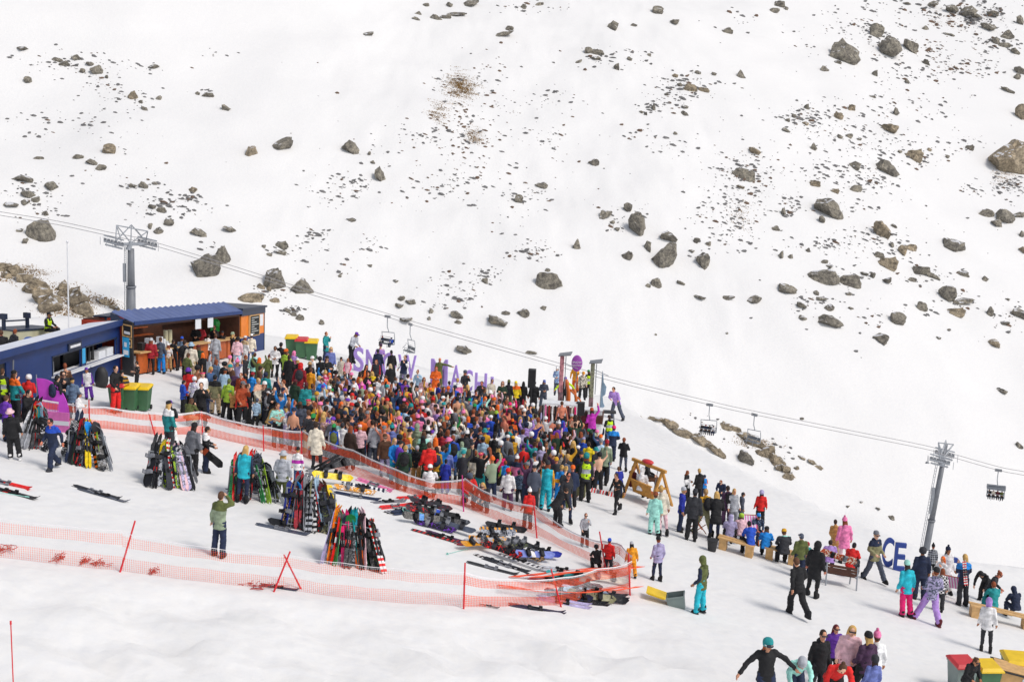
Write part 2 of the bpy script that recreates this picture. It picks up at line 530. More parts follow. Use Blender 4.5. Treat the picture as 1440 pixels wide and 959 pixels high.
def rock_mesh(seed, sub=3, ang=0.0):
    rnd = random.Random(seed)
    bm = bmesh.new()
    bmesh.ops.create_icosphere(bm, subdivisions=sub, radius=1.0)
    cuts = []
    for _ in range(13):
        n = V((rnd.gauss(0, 1), rnd.gauss(0, 1), rnd.gauss(0.15, 0.8))).normalized()
        cuts.append((n, rnd.uniform(0.42, 0.80)))
    off = V((rnd.uniform(-50, 50),) * 3)
    for v in bm.verts:
        p = v.co * (1 + 0.28 * noise.noise(v.co * 1.1 + off))
        for n, d in cuts:
            k = p.dot(n) - d
            if k > 0: p = p - n * k * 0.99
        p = p + v.co * (0.10 * noise.noise(v.co * 3.1 + off) + 0.07 * noise.noise(v.co * 8 + off))
        # bedding steps of the schist
        s = noise.noise(V((0, 0, p.z * 4 + p.x * 1.5)) + off)
        v.co = p * (1 + 0.13 * s)
    me = bpy.data.meshes.new('boulder_shape%d' % seed); bm.to_mesh(me); bm.free()
    return me
ROCKS = [rock_mesh(i) for i in range(12)]
SMALL = [rock_mesh(40 + i, 2) for i in range(8)]
_rc = {}
def rock_variant(i, tan, small=False):
    k = (i, tan, small)
    if k not in _rc:
        me = (SMALL if small else ROCKS)[i].copy(); me.materials.append(M['rocktan' if tan else 'rockgrey']); _rc[k] = me
    return _rc[k]

RK = """32,68,16,5 82,84,14,6 90,88,20,9 107,80,13,7 126,88,12,7 137,97,20,12 115,99,10,8 40,112,13,9 150,108,7,5 187,133,15,13t 198,143,9,5 223,137,10,7 203,152,12,6,30
216,93,18,5,-12 292,132,20,8 278,131,8,5 318,151,15,12 152,209,21,15t 55,221,15,7 110,220,15,6 129,227,19,8,10 142,235,15,8 34,249,30,10,12 73,261,19,12 38,270,20,13 52,278,10,12,50 35,283,14,8
14,287,22,5 65,299,12,7,40 53,321,34,30 28,323,11,6 36,337,8,11 187,260,13,8 201,259,13,10 218,257,9,4 271,266,15,9t 214,289,13,8 226,294,12,7 211,317,7,9 236,311,15,10 223,323,15,9 278,325,25,11
323,321,22,7,12 287,372,46,30,-38 312,357,26,28 355,209,19,18t 396,203,36,14,-28 493,205,28,18,12 534,243,16,24 524,227,8,7 519,215,6,6 387,386,36,40 424,400,30,20,-5 398,343,19,11 394,353,20,7,18 379,357,10,4,15 371,346,7,5
494,308,14,5 478,386,5,6 520,373,9,3 557,394,9,5 564,418,9,11,40 579,423,16,7,25 561,428,13,7 606,437,9,8 603,447,7,5 642,442,18,9,45 644,451,10,5 701,449,34,14,12 711,439,14,5,-8 573,448,22,4 453,452,10,8
682,394,11,9 652,490,28,11,10 748,495,14,4 773,392,32,27,-15 770,378,8,5 736,438,17,14 764,432,12,6 728,279,14,12 763,260,18,7 835,227,15,12 849,300,22,10,-42 898,313,25,32,-12 884,291,15,12 935,354,34,40,20
941,330,30,14,35 911,344,13,16 882,358,20,10,-28 988,362,18,26 978,337,10,10,40 997,341,9,9,55 973,352,10,5 921,397,14,14 911,401,9,6 958,397,15,6,12 984,417,17,5 1023,418,20,5 1060,419,27,8,-10 811,343,13,16
868,321,9,7 861,312,9,6 862,35,19,14 923,14,19,12 948,30,15,9,-20 891,35,13,4 1021,42,22,9,-12 826,71,13,10 841,73,17,8 838,81,17,4 867,94,11,10 885,82,8,6 813,86,13,4,-28 913,77,7,5 1041,104,14,12
956,119,9,6 972,123,17,12t 990,126,15,7t 981,101,10,5 1004,104,10,5 949,106,10,5t 919,151,7,10 937,132,9,4 962,150,12,4 962,158,13,6,12 902,157,7,5 908,160,6,5 950,187,8,5 1062,211,21,11t 1044,243,30,18,20 1042,262,14,7t
1184,70,42,32,28 1250,67,36,24,50 1282,66,30,14,68 1231,43,22,20 1158,96,14,8,-18 1177,87,14,6 1230,103,10,9 1088,15,16,7 1095,4,20,10 1106,12,7,6 1197,150,13,13t 1178,162,13,12t 1134,150,9,8 1116,163,9,7 1107,169,10,5 1133,173,11,7t 1104,182,14,5
1193,190,12,7 1181,192,11,6 1208,195,8,6 1144,206,12,11 1260,156,11,13 1251,178,24,16t 1226,135,14,4,5 1245,233,36,20 1287,217,24,18t 1202,231,22,11 1307,210,10,6t 1332,220,8,6 1265,213,9,5 1413,214,60,62t,5 1364,207,13,8 1435,98,20,14
1430,107,12,10 1436,157,18,22t 1419,127,24,8,38 1338,10,22,10 1363,14,26,14,20 1390,38,24,9,18 1417,48,22,12,8 1400,55,14,11,-30 1413,63,16,7 1428,72,14,14 1373,22,14,6 1395,17,22,6,15 1299,40,12,10,50 1333,48,20,6,18 1434,26,12,12 1275,4,12,4 1313,4,18,6
1337,49,10,5 1303,88,14,8,35 1276,115,10,4,35 1145,256,20,12t 1203,262,20,14 1175,268,12,7t 1166,291,56,24,26 1155,306,10,11 1101,296,9,13 1090,320,15,9 1241,320,30,30t 1257,317,12,5,40 1270,351,14,15t 1281,345,18,14t 1250,368,28,18t 1237,358,13,9
1254,342,6,10,-30 1293,377,34,16,-5 1311,387,24,6,22 1343,341,42,18,14 1387,296,24,17,10 1410,303,30,20,30 1402,312,20,10,20 1431,301,20,9 1437,328,10,10 1437,349,10,14t 1153,387,42,18,-3 1193,393,28,18 1216,384,14,6 1227,386,10,10 1104,405,32,12,14 1098,357,9,13
1111,360,10,8 1136,350,7,10 1159,366,12,7 1167,374,12,4 1354,383,22,10,12 1385,391,12,7 1334,411,28,22 1352,421,38,7,-6 1345,437,28,12t 1297,430,14,15 1260,447,26,18 1165,448,38,15 1128,428,18,9,10 1166,431,18,8 1153,419,22,4 1147,411,11,7 1130,446,16,6,25
1193,412,10,7 1196,433,11,4,15 1247,393,14,9,-30 1283,391,14,7 1392,437,12,14 1411,453,20,5 1432,438,28,16,50 1238,473,22,14 1398,479,20,14t 1320,475,9,4 1334,463,7,3 1417,420,8,4 1409,548,15,8,12 1433,625,12,8,50 1127,588,9,3,-14 1124,719,26,15,20
1112,713,16,3 1254,727,10,7 1235,714,8,3,20 1192,711,7,3 1211,705,5,4 1050,641,30,22,20 922,470,4,3 1022,468,5,3 800,?"""
ROCKITEMS = []
def zone(x, y):
    if y > 500: return 'low on the slope'
    if x > 1080: return 'in the stony top right field' if y < 130 else ('on the right of the slope' if y < 280 else 'on the lower right slope')
    if x > 720: return 'high up' if y < 180 else ('on the middle slope' if y < 300 else 'above the right chairs' if x > 900 else 'above the stage')
    if x > 380: return 'near the top' if y < 180 else ('mid slope' if y < 320 else 'above the purple letters')
    return 'on the upper left slope' if y < 240 else 'near the left lift tower'

def place_rock(x, y, w, h, rot, tan, name='boulder', idx=None, sink=0.25, near=False):
    c = hillpt(x, y + h * 0.35) if not near else ground(x, y + h * .35)
    d = c.dot(F)
    mpp = d / FPX
    W, H = w * mpp / 2 * 1.28, h * mpp / 2 * 1.42
    small = w < 12
    i = (idx if idx is not None else random.randrange(8 if small else 12)) % (8 if small else 12)
    me = rock_variant(i, tan, small)
    o = link(name, me, group='boulders scattered over the snowy mountainside')
    cen = c + V((0, 0, H * (0.42 - sink)))
    tilt = Matrix.Rotation(R(rot), 4, 'Y')
    sc = Matrix.Diagonal((W, max(W, H) * random.uniform(0.8, 1.1), H, 1))
    spin = Matrix.Rotation(random.choice((0, math.pi)), 4, 'Z')
    o.matrix_world = Matrix.Translation(cen) @ tilt @ sc @ spin
    o['category'] = 'rock'
    colour = 'tan' if tan else random.choice(('grey', 'grey'))
    colour = 'tan' if tan else ('dark grey' if w * h < 110 else 'grey')
    size = 'huge' if w > 50 else 'big' if w > 30 else 'mid-sized' if w > 18 else 'small' if w > 10 else 'tiny'
    asp = w / h
    shape = 'slab of rock' if asp > 2.6 else ('long rock' if asp > 1.8 else ('upright rock' if asp < 0.8 else 'blocky boulder'))
    tl = ' tilted' if abs(rot) > 24 else ''
    ROCKITEMS.append(dict(o=o, base=f'{size}{tl} {colour} {shape} {zone(x, y)}', short=f'{size}{tl} {colour} {shape}', x=x, y=y))
    return o
for tok in RK.split():
    if '?' in tok: continue
    tan = 't' in tok
    v = [float(q) for q in tok.replace('t', '').split(',')]
    place_rock(v[0], v[1], v[2], v[3], v[4] if len(v) > 4 else random.uniform(-8, 8), tan)
LM = [('the huge tan boulder', 1413, 216), ('the two dark crest boulders', 1215, 68), ('the reddish tussock', 618, 160), ('the broken rib', 1075, 630), ('the long rock rib', 960, 610), ('the covered chair', 1404, 690), ('the green bins', 424, 490), ('the left outcrop', 60, 410), ('the rocks of the upper gully', 620, 22), ('the left lift tower', 185, 360), ('the lift tower by the blue letters', 1322, 690), ('the bar roof', 260, 430), ('the thin white pole', 96, 400),
      ('the empty chair over the letters', 577, 475), ('the brown grass patch', 650, 125), ('the stage booth', 805, 520),
      ('the wooden swing', 905, 650), ('the purple letters', 600, 500)]
uniquify(ROCKITEMS, relation, LM)

# outcrops: long bedrock ribs showing through the snow
def outcrop(pts, label, tan=True, wid=9, near=False, seed=1):
    """one mesh: rough slabs following the rib"""
    rnd = random.Random(seed)
    root_ = None
    for k, (x, y, w, h, rot) in enumerate(pts):
        c = hillpt(x, y + h * .3)
        mpp = c.dot(F) / FPX
        W, H = w * mpp / 2 * 1.55, h * mpp / 2 * 1.7
        if root_ is None:
            root_ = link('rock_outcrop', None, loc=c, label=label, cat='rock outcrop', group='bedrock outcrops')
        o = link('rock_slab', rock_variant(rnd.randrange(12), tan), root_)
        o.matrix_local = Matrix.Translation(c - root_.location + V((0, 0, H * .02))) @ Matrix.Rotation(R(rot), 4, 'Y') @ Matrix.Rotation(rnd.choice((0, math.pi)), 4, 'Z') @ Matrix.Diagonal((W, max(W * .7, H), H, 1))
outcrop([(895, 584, 18, 4, 18), (920, 587, 28, 5, 5), (945, 596, 24, 9, 25), (965, 606, 30, 12, 28), (985, 617, 28, 12, 30), (1003, 628, 26, 9, 35), (1012, 636, 16, 8, 40), (1030 - 95, 594, 12, 4, 20)],
        'long tan rock rib descending the slope between the stage and the benches', seed=3)
outcrop([(1020, 598, 16, 10, 10), (1033, 602, 14, 6, 20), (1048, 611, 22, 8, 25), (1065, 622, 24, 10, 30), (1080, 633, 26, 18, 38), (1092, 645, 24, 16, 45), (1105, 658, 20, 9, 50), (1114, 668, 14, 5, 50), (1095, 655, 14, 12, 20), (1107, 669, 12, 9, 10)],
        'broken tan rock rib behind the passing chairs on the right', seed=4)
outcrop([(1128, 642, 12, 4, 20), (1142, 649, 16, 5, 25), (1152, 656, 12, 5, 30), (1120, 657, 8, 5, 20)], 'thin scattered rock rib right of the broken tan rib', seed=5)
outcrop([(6, 372, 24, 18, 10), (22, 380, 26, 16, 30), (36, 390, 26, 14, 40), (50, 402, 30, 20, 20), (62, 415, 34, 26, 30), (76, 424, 30, 26, 40), (46, 407, 22, 12, 10), (8, 386, 14, 10, 20)],
        'large tan rock outcrop left of the thin white pole', seed=6)
outcrop([(88, 401, 14, 14, 30), (103, 408, 20, 24, 20), (112, 422, 26, 26, 35), (120, 436, 20, 18, 45), (90, 412, 14, 12, 10), (100, 447, 24, 8, 15), (118, 450, 20, 8, 20)],
        'large tan rock outcrop just right of the thin white pole', seed=8)
outcrop([(146, 423, 22, 6, 25), (158, 430, 10, 8, 30), (164, 434, 10, 6, 0)], 'small brown outcrop beside the foot of the left lift tower', seed=9)
outcrop([(352, 414, 34, 16, -8), (378, 405, 8, 9, 30), (388, 420, 10, 10, 40), (366, 402, 10, 6, 20)], 'tan outcrop rising behind the orange end of the bar', seed=10)
outcrop([(404, 436, 12, 5, 25), (413, 441, 10, 5, 25), (421, 446, 10, 8, 20)], 'low dark outcrop upslope of the green bins', tan=False, seed=11)
outcrop([(612, 24, 16, 7, 0), (625, 24, 16, 5, -5), (640, 20, 26, 4, -4), (589, 19, 10, 5, 20), (585, 26, 12, 4, 10), (516, 48, 16, 4, -14), (660, 4, 30, 7, -14), (632, 6, 8, 8, 0), (600, 7, 10, 4, -14), (705, 48, 28, 5, -26), (716, 40, 10, 6, 0), (735, 10, 12, 5, -40), (758, 5, 12, 6, -20)],
        'dark rock band along the crest of the upper gully', tan=False, seed=12)

# loose stones nobody could count + brown tussock
CL = [(100, 90, 90, 22, 90), (140, 118, 30, 18, 40), (180, 140, 50, 25, 50), (60, 175, 70, 40, 30), (120, 165, 60, 30, 30), (205, 95, 40, 10, 25), (290, 130, 25, 6, 12), (45, 270, 50, 25, 70), (200, 262, 40, 8, 25),
      (240, 290, 60, 25, 110), (268, 278, 25, 8, 50), (60, 300, 50, 20, 30), (470, 270, 70, 30, 60), (500, 255, 30, 16, 40), (445, 330, 25, 12, 50), (520, 345, 25, 18, 30), (420, 355, 60, 25, 40), (480, 380, 60, 15, 15),
      (620, 265, 70, 25, 60), (650, 240, 50, 30, 60), (655, 200, 60, 30, 90), (600, 190, 50, 20, 40), (640, 165, 50, 25, 60), (650, 120, 60, 25, 70), (690, 95, 50, 50, 30), (700, 150, 80, 60, 40), (640, 395, 50, 25, 50), (640, 425, 40, 25, 60), (690, 385, 35, 12, 40),
      (750, 355, 40, 16, 90), (740, 275, 50, 14, 60), (770, 195, 50, 20, 40), (780, 145, 60, 20, 30), (740, 10, 60, 12, 40), (840, 80, 50, 25, 40), (900, 80, 40, 20, 20), (960, 125, 60, 25, 160), (930, 150, 40, 15, 60),
      (950, 205, 60, 20, 30), (1010, 290, 60, 35, 120), (1040, 240, 50, 30, 120), (1040, 320, 40, 40, 110), (1060, 250, 50, 60, 120), (1130, 165, 50, 20, 120), (1180, 190, 70, 35, 90), (1210, 30, 60, 35, 160), (1300, 30, 80, 30, 220), (1240, 60, 40, 40, 120), (1320, 60, 60, 30, 200),
      (1340, 90, 60, 30, 170), (1380, 20, 60, 25, 150), (1400, 70, 50, 40, 120), (1280, 105, 90, 20, 70), (1280, 150, 90, 30, 80), (1250, 200, 80, 30, 90), (1180, 240, 90, 25, 90), (1220, 258, 60, 16, 90), (1300, 225, 40, 20, 50), (1360, 205, 40, 20, 50), (1420, 260, 30, 25, 140),
      (1375, 265, 30, 14, 60), (1110, 290, 30, 25, 60), (1190, 290, 60, 20, 40), (1170, 345, 60, 16, 70), (1220, 330, 60, 20, 60), (1250, 355, 60, 20, 60), (1190, 390, 40, 14, 40), (1300, 385, 60, 16, 40), (1140, 425, 50, 20, 40), (1230, 445, 60, 14, 20), (1340, 420, 40, 20, 50), (1420, 445, 30, 20, 40),
      (1000, 350, 30, 20, 20), (880, 300, 40, 30, 25), (860, 320, 25, 15, 15), (780, 130, 30, 8, 12), (720, 320, 50, 30, 15), (540, 220, 30, 20, 15), (310, 75, 40, 8, 8), (900, 190, 60, 15, 20), (1040, 30, 50, 25, 20), (1130, 60, 40, 30, 15),
      (300, 345, 25, 12, 12), (410, 435, 25, 8, 40), (380, 410, 30, 15, 40), (985, 605, 40, 25, 25), (1090, 640, 40, 30, 30), (700, 210, 400, 150, 140), (1200, 200, 240, 200, 200), (150, 200, 150, 90, 60), (1250, 420, 180, 80, 60)]
sv, sf, sm = [], [], []
rnd = random.Random(5)
for cx, cy, rx, ry, n in CL:
    for _ in range(int(n * 0.9)):
        x, y = rnd.gauss(cx, rx * .42), rnd.gauss(cy, ry * .42)
        if y > 470 and x < 860 or y < -10: continue
        lip = np.interp(x, [p[0] for p in LIPPX], [p[1] for p in LIPPX])
        if y > lip - 8: continue
        c = hillpt(x, y)
        k = rnd.random()
        r = (0.10 + 0.38 * k ** 3) * (c.dot(F) / 250)
        src = SMALL[rnd.randrange(8)]
        mt = Matrix.Translation(c) @ Matrix.Rotation(rnd.uniform(-.5, .5), 4, 'Y') @ Matrix.Diagonal((r * rnd.uniform(1, 2.2), r * 1.1, r * rnd.uniform(.5, 1.0), 1)) @ Matrix.Rotation(rnd.uniform(0, 6), 4, 'Z')
        o = len(sv)
        if 'lowidx' not in globals():
            bmx = bmesh.new(); bmesh.ops.create_icosphere(bmx, subdivisions=1, radius=.9)
            LOWS = []
            for q in range(6):
                LOWS.append([v.co * (1 + .35 * noise.noise(v.co * 1.3 + V((q * 9, 0, 0)))) for v in bmx.verts])
            lowf = [tuple(v.index for v in f.verts) for f in bmx.faces]; bmx.free(); lowidx = 1
        lv = LOWS[rnd.randrange(6)]
        sv += [tuple(mt @ v) for v in lv]
        sf += [tuple(i + o for i in f) for f in lowf]
        brown = rnd.random() < (0.5 if (620 < cx < 720 and 90 < cy < 280) or (1290 < cx < 1350 and cy < 100) or (1040 < cx < 1070 and cy > 240) else 0.12)
        sm += [1 if brown else 0] * len(lowf)
me = bpy.data.meshes.new('loose_stones'); me.from_pydata(sv, [], sf)
M['tussock'] = paint('brown_tussock', srgb('8a6a35'), 0.9, 0.35, 0.5, 0.5)
M['redweed'] = paint('reddish_stone', srgb('6e5a4c'), 0.9, 0.3, 0.6)
M['stone'] = paint('small_stone', (0.17, 0.165, 0.165), 0.9, 0.3, 0.7)
me.materials.append(M['stone']); me.materials.append(M['redweed'])
me.polygons.foreach_set('material_index', sm)
link('loose_stones', me, kind='stuff', label='countless small dark stones poking through the snow on the mountainside', cat='stones')

def tussock(cx, cy, rx, ry, n, label, seed):
    rnd = random.Random(seed)
    vs, fs = [], []
    for _ in range(int(n * .8)):
        x = rnd.gauss(cx, rx * .36); y = rnd.gauss(cy, ry * .36)
        c = hillpt(x, y)
        for b in range(16):
            a = rnd.uniform(0, 6.28); L = rnd.uniform(.08, .26); w = rnd.uniform(.04, .12)
            s = V((math.cos(a), math.sin(a), 0))
            base = c + V((rnd.gauss(0, .8), rnd.gauss(0, .22), 0)); base.z = T(base.x, base.y) - .02
            o = len(vs)
            vs += [tuple(base - s * w), tuple(base + s * w), tuple(base + s * (w * .4) + V((rnd.gauss(0, .1), rnd.gauss(0, .1), L)))]
            fs.append((o, o + 1, o + 2))
    me = bpy.data.meshes.new('tussock_grass'); me.from_pydata(vs, [], fs); me.materials.append(M['tussock'])
    link('tussock_grass', me, kind='stuff', label=label, cat='grass', group='brown tussock showing through the snow')
tussock(648, 124, 26, 26, 330, 'golden brown tussock patch in the middle of the upper slope', 1)
tussock(618, 158, 16, 20, 60, 'reddish tussock streaks below the golden tussock patch', 2)
tussock(666, 192, 12, 14, 70, 'small tussock patch low beneath the golden patch', 3)
tussock(1322, 34, 40, 20, 80, 'yellowish tussock scattered along the stony crest', 4)
tussock(1345, 82, 26, 18, 45, 'sparse tussock just below the stony crest', 5)
tussock(1232, 26, 22, 6, 60, 'brown tussock fringe above the dark crest boulders', 6)
tussock(32, 385, 40, 16, 120, 'brown tussock over the outcrop near the left edge', 7)
tussock(100, 430, 45, 40, 150, 'brown tussock in the outcrop around the thin white pole', 8)
tussock(1060, 622, 30, 8, 60, 'golden tussock on the broken rib behind the chairs', 9)
tussock(148, 425, 24, 7, 50, 'tussock on the small outcrop by the left tower foot', 10)
tussock(1415, 245, 30, 20, 60, 'dry tussock around the huge tan boulder', 11)
tussock(1042, 300, 14, 30, 30, 'faint brown tussock on the middle right slope', 12)
# ------------------------------------------------------------------ people
def vremesh(mb, vox, smooth=3, folds=0.0, seed=0):
    me = mb.mesh('tmp')
    o = bpy.data.objects.new('tmp', me); COL.objects.link(o)
    md = o.modifiers.new('r', 'REMESH'); md.mode = 'VOXEL'; md.voxel_size = vox; md.use_smooth_shade = True
    if smooth:
        s = o.modifiers.new('s', 'SMOOTH'); s.factor = 0.5; s.iterations = smooth
    dg = bpy.context.evaluated_depsgraph_get()
    dg.update()
    out = bpy.data.meshes.new_from_object(o.evaluated_get(dg), depsgraph=dg)
    bpy.data.objects.remove(o); bpy.data.meshes.remove(me)
    if folds:
        off = V((seed * 3.7, 1, 2))
        out.calc_loop_triangles() if hasattr(out, 'calc_loop_triangles') else None
        ns = [v.normal.copy() for v in out.vertices]
        for v, n in zip(out.vertices, ns):
            p = v.co
            a = noise.noise(V((p.x * 6, p.y * 6, p.z * 15)) + off) + 0.6 * noise.noise(V((p.x * 14, p.y * 14, p.z * 26)) + off)
            v.co = p + n * folds * a
    out.polygons.foreach_set('use_smooth', [True] * len(out.polygons))
    return out

def mir(p): return V((-p[0], p[1], p[2]))
BASE = dict(pel=(0, 0, .93), che=(0, .01, 1.28), nek=(0, .01, 1.47), hed=(0, -.02, 1.62),
            lsh=(.165, .01, 1.385), rsh=(-.165, .01, 1.385), lel=(.235, .04, 1.12), rel=(-.235, .04, 1.12), lwr=(.27, -.05, .90), rwr=(-.27, -.05, .90),
            lhi=(.09, 0, .90), rhi=(-.09, 0, .90), lkn=(.12, -.02, .50), rkn=(-.12, -.02, .50), lan=(.14, .02, .09), ran=(-.14, .02, .09))
POSE = {
 'stand': {},
 'relax': dict(lkn=(.13, -.06, .50), lan=(.16, -.06, .09), rhi=(-.09, 0, .91), lwr=(.20, -.16, .93), rwr=(-.25, -.08, .89), hed=(.01, -.04, 1.61)),
 'front': dict(lel=(.25, .02, 1.13), rel=(-.25, .02, 1.13), lwr=(.07, -.22, 1.12), rwr=(-.07, -.24, 1.10), hed=(0, -.05, 1.60)),   # hands together in front
 'cross': dict(lel=(.25, -.06, 1.14), rel=(-.25, -.06, 1.14), lwr=(-.08, -.20, 1.18), rwr=(.08, -.22, 1.16)),
 'drink': dict(lel=(.26, -.04, 1.15), rel=(-.27, -.05, 1.14), lwr=(.13, -.20, 1.36), rwr=(-.22, -.20, .98)),
 'phone': dict(lel=(.24, -.10, 1.18), rel=(-.24, -.10, 1.18), lwr=(.05, -.28, 1.38), rwr=(-.05, -.28, 1.36), hed=(0, -.04, 1.61)),
 'armup': dict(rel=(-.33, -.02, 1.58), rwr=(-.30, -.06, 1.84), lwr=(.24, -.18, 1.02)),
 'armsup': dict(rel=(-.34, -.02, 1.60), rwr=(-.26, -.06, 1.85), lel=(.34, -.02, 1.58), lwr=(.30, -.06, 1.83)),
 'head': dict(rel=(-.36, -.05, 1.45), rwr=(-.14, -.06, 1.62), lwr=(.28, -.04, .90)),   # hand to the head
 'walk': dict(lkn=(.09, -.24, .53), lan=(.10, -.28, .12), rkn=(-.09, .06, .50), ran=(-.10, .36, .16), lwr=(.26, .14, .92), rwr=(-.24, -.22, .97), lel=(.25, .12, 1.15), rel=(-.25, -.03, 1.13), che=(0, -.03, 1.28), nek=(0, -.05, 1.46), hed=(0, -.09, 1.61)),
 'stride': dict(lkn=(.16, -.14, .50), lan=(.30, -.20, .09), rkn=(-.14, .10, .50), ran=(-.24, .26, .10), lwr=(.16, -.24, 1.02), rwr=(-.16, -.22, 1.04)),
 'wide': dict(lkn=(.24, .0, .50), lan=(.42, .06, .09), rkn=(-.12, -.12, .50), ran=(-.14, -.06, .09), lwr=(.22, -.24, 1.06), rwr=(-.22, -.24, 1.06), che=(-.08, -.08, 1.24), nek=(-.12, -.10, 1.42), hed=(-.13, -.15, 1.56), lsh=(.07, -.1, 1.37), rsh=(-.30, -.08, 1.36), lel=(.22, -.12, 1.12), rel=(-.36, -.1, 1.12)),
 'bend': dict(pel=(0, .12, .90), lhi=(.09, .12, .88), rhi=(-.09, .12, .88), che=(0, -.16, 1.14), nek=(0, -.32, 1.24), hed=(0, -.45, 1.30), lsh=(.18, -.26, 1.22), rsh=(-.18, -.26, 1.22), lel=(.26, -.30, .95), rel=(-.26, -.30, .95), lwr=(.22, -.42, .72), rwr=(-.22, -.42, .72)),
 'lean': dict(pel=(0, .06, .92), lhi=(.09, .06, .90), rhi=(-.09, .06, .90), che=(0, -.06, 1.23), nek=(0, -.14, 1.40), hed=(0, -.22, 1.52), lsh=(.18, -.1, 1.35), rsh=(-.18, -.1, 1.35), lel=(.26, -.08, 1.07), rel=(-.26, -.1, 1.07), lwr=(.16, -.3, .98), rwr=(-.16, -.3, .98)),
 'spread': dict(lel=(.42, .0, 1.22), rel=(-.42, -.0, 1.20), lwr=(.60, -.10, 1.02), rwr=(-.62, -.10, 1.00), lkn=(.13, -.10, .50), rkn=(-.13, -.08, .50), hed=(0, -.08, 1.59), che=(0, -.03, 1.27), nek=(0, -.03, 1.45)),
 'point': dict(lel=(.46, -.05, 1.36), lwr=(.72, -.10, 1.30), rwr=(-.24, -.08, .92)),
 'carry': dict(rel=(-.27, .02, 1.12), rwr=(-.24, -.26, 1.00), lel=(.27, .02, 1.12), lwr=(.24, -.26, .98), hed=(0, -.08, 1.58), nek=(0, -.04, 1.45), che=(0, -.02, 1.27)),
 'sit': dict(pel=(0, .05, .52), lhi=(.1, .05, .50), rhi=(-.1, .05, .50), lkn=(.13, -.40, .52), rkn=(-.13, -.40, .52), lan=(.13, -.42, .09), ran=(-.13, -.42, .09),
             che=(0, .03, .88), nek=(0, .0, 1.06), hed=(0, -.05, 1.20), lsh=(.185, .01, 1.0), rsh=(-.185, .01, 1.0), lel=(.25, -.06, .74), rel=(-.25, -.06, .74), lwr=(.13, -.30, .66), rwr=(-.13, -.30, .66)),
 'slump': dict(pel=(0, .08, .52), lhi=(.1, .08, .50), rhi=(-.1, .08, .50), lkn=(.15, -.38, .53), rkn=(-.15, -.38, .53), lan=(.15, -.36, .09), ran=(-.15, -.46, .09),
               che=(0, -.03, .86), nek=(0, -.12, 1.02), hed=(0, -.22, 1.13), lsh=(.18, -.08, .98), rsh=(-.18, -.08, .98), lel=(.25, -.20, .74), rel=(-.25, -.20, .74), lwr=(.10, -.40, .66), rwr=(-.10, -.40, .66)),
 'crouch': dict(pel=(0, .1, .42), lhi=(.1, .1, .42), rhi=(-.1, .1, .42), lkn=(.16, -.26, .46), rkn=(-.16, -.30, .30), lan=(.16, -.12, .09), ran=(-.14, .06, .12),
                che=(0, -.04, .76), nek=(0, -.10, .93), hed=(0, -.18, 1.05), lsh=(.18, -.06, .88), rsh=(-.18, -.06, .88), lel=(.25, -.22, .66), rel=(-.25, -.22, .66), lwr=(.12, -.42, .56), rwr=(-.12, -.42, .56)),
}
def J(pose):
    d = {k: V(v) for k, v in BASE.items()}
    d.update({k: V(v) for k, v in POSE[pose].items()})
    return d

def torso_rings(j, k=1.0, lo=0.0, rx=(.155, .138, .172, .145), flare=0.0):
    p, c, n = j['pel'], j['che'], j['nek']
    up = (c - p).normalized()
    sh = (j['lsh'] + j['rsh']) / 2
    return [(p - up * (.06 + lo), (rx[0] + flare) * k, (.115 + flare * .6) * k), (p + up * .05, rx[0] * k, .115 * k), (p.lerp(c, .45), (rx[1] + (.014 if k > 1.08 else 0)) * k, .105 * k),
            (c, rx[2] * k, .12 * k), (c.lerp(sh, .6), rx[3] * k, .115 * k), (sh + (n - c).normalized() * .05, .105 * k, .08 * k), (n, .06 * k, .06 * k)]

def hand(mb, j, s):
    w, e = j[s + 'wr'], j[s + 'el']
    d = (w - e).normalized()
    side = d.cross(V((1, 0, 0)))
    if side.length < .2: side = d.cross(V((0, 1, 0)))
    side.normalize(); nrm = side.cross(d).normalized()
    mb.cap(w, w + d * .075, .030, .036, 8)
    for i, (o, L) in enumerate(((-.026, .062), (-.009, .075), (.009, .070), (.026, .055))):
        a = w + d * .085 + side * o
        b_ = a + d * (L * .55) + nrm * .01
        mb.tube(a, b_, .0095, .009, 6); mb.tube(b_, b_ + d * (L * .35) + nrm * .022, .009, .0075, 6)
    a = w + d * .03 - side * .032
    mb.tube(a, a + d * .035 - side * .022 + nrm * .01, .011, .010, 6)
    mb.tube(a + d * .035 - side * .022 + nrm * .01, a + d * .065 - side * .02 + nrm * .025, .010, .008, 6)

def head_dir(j):
    u = (j['hed'] - j['nek']).normalized()
    # the neck leans forward of the head's own up axis
    u = (u + V((0, .12, .35))).normalized()
    x = V((1, 0, 0)); y = u.cross(x).normalized(); x = y.cross(u).normalized()
    m = Matrix(((x.x, y.x, u.x, 0), (x.y, y.y, u.y, 0), (x.z, y.z, u.z, 0), (0, 0, 0, 1)))
    return Matrix.Translation(j['hed']) @ m

def head_prims(mb, hm):
    mb.ball((0, .004, .02), (.077, .095, .105), 14, 9, mat=hm)
    mb.ball((0, -.022, -.045), (.058, .068, .065), 12, 7, mat=hm)      # jaw
    mb.ball((0, -.098, -.012), (.014, .022, .026), 8, 5, mat=hm)      # nose
    mb.ball((.078, .01, -.005), (.014, .022, .034), 8, 5, mat=hm)
    mb.ball((-.078, .01, -.005), (.014, .022, .034), 8, 5, mat=hm)

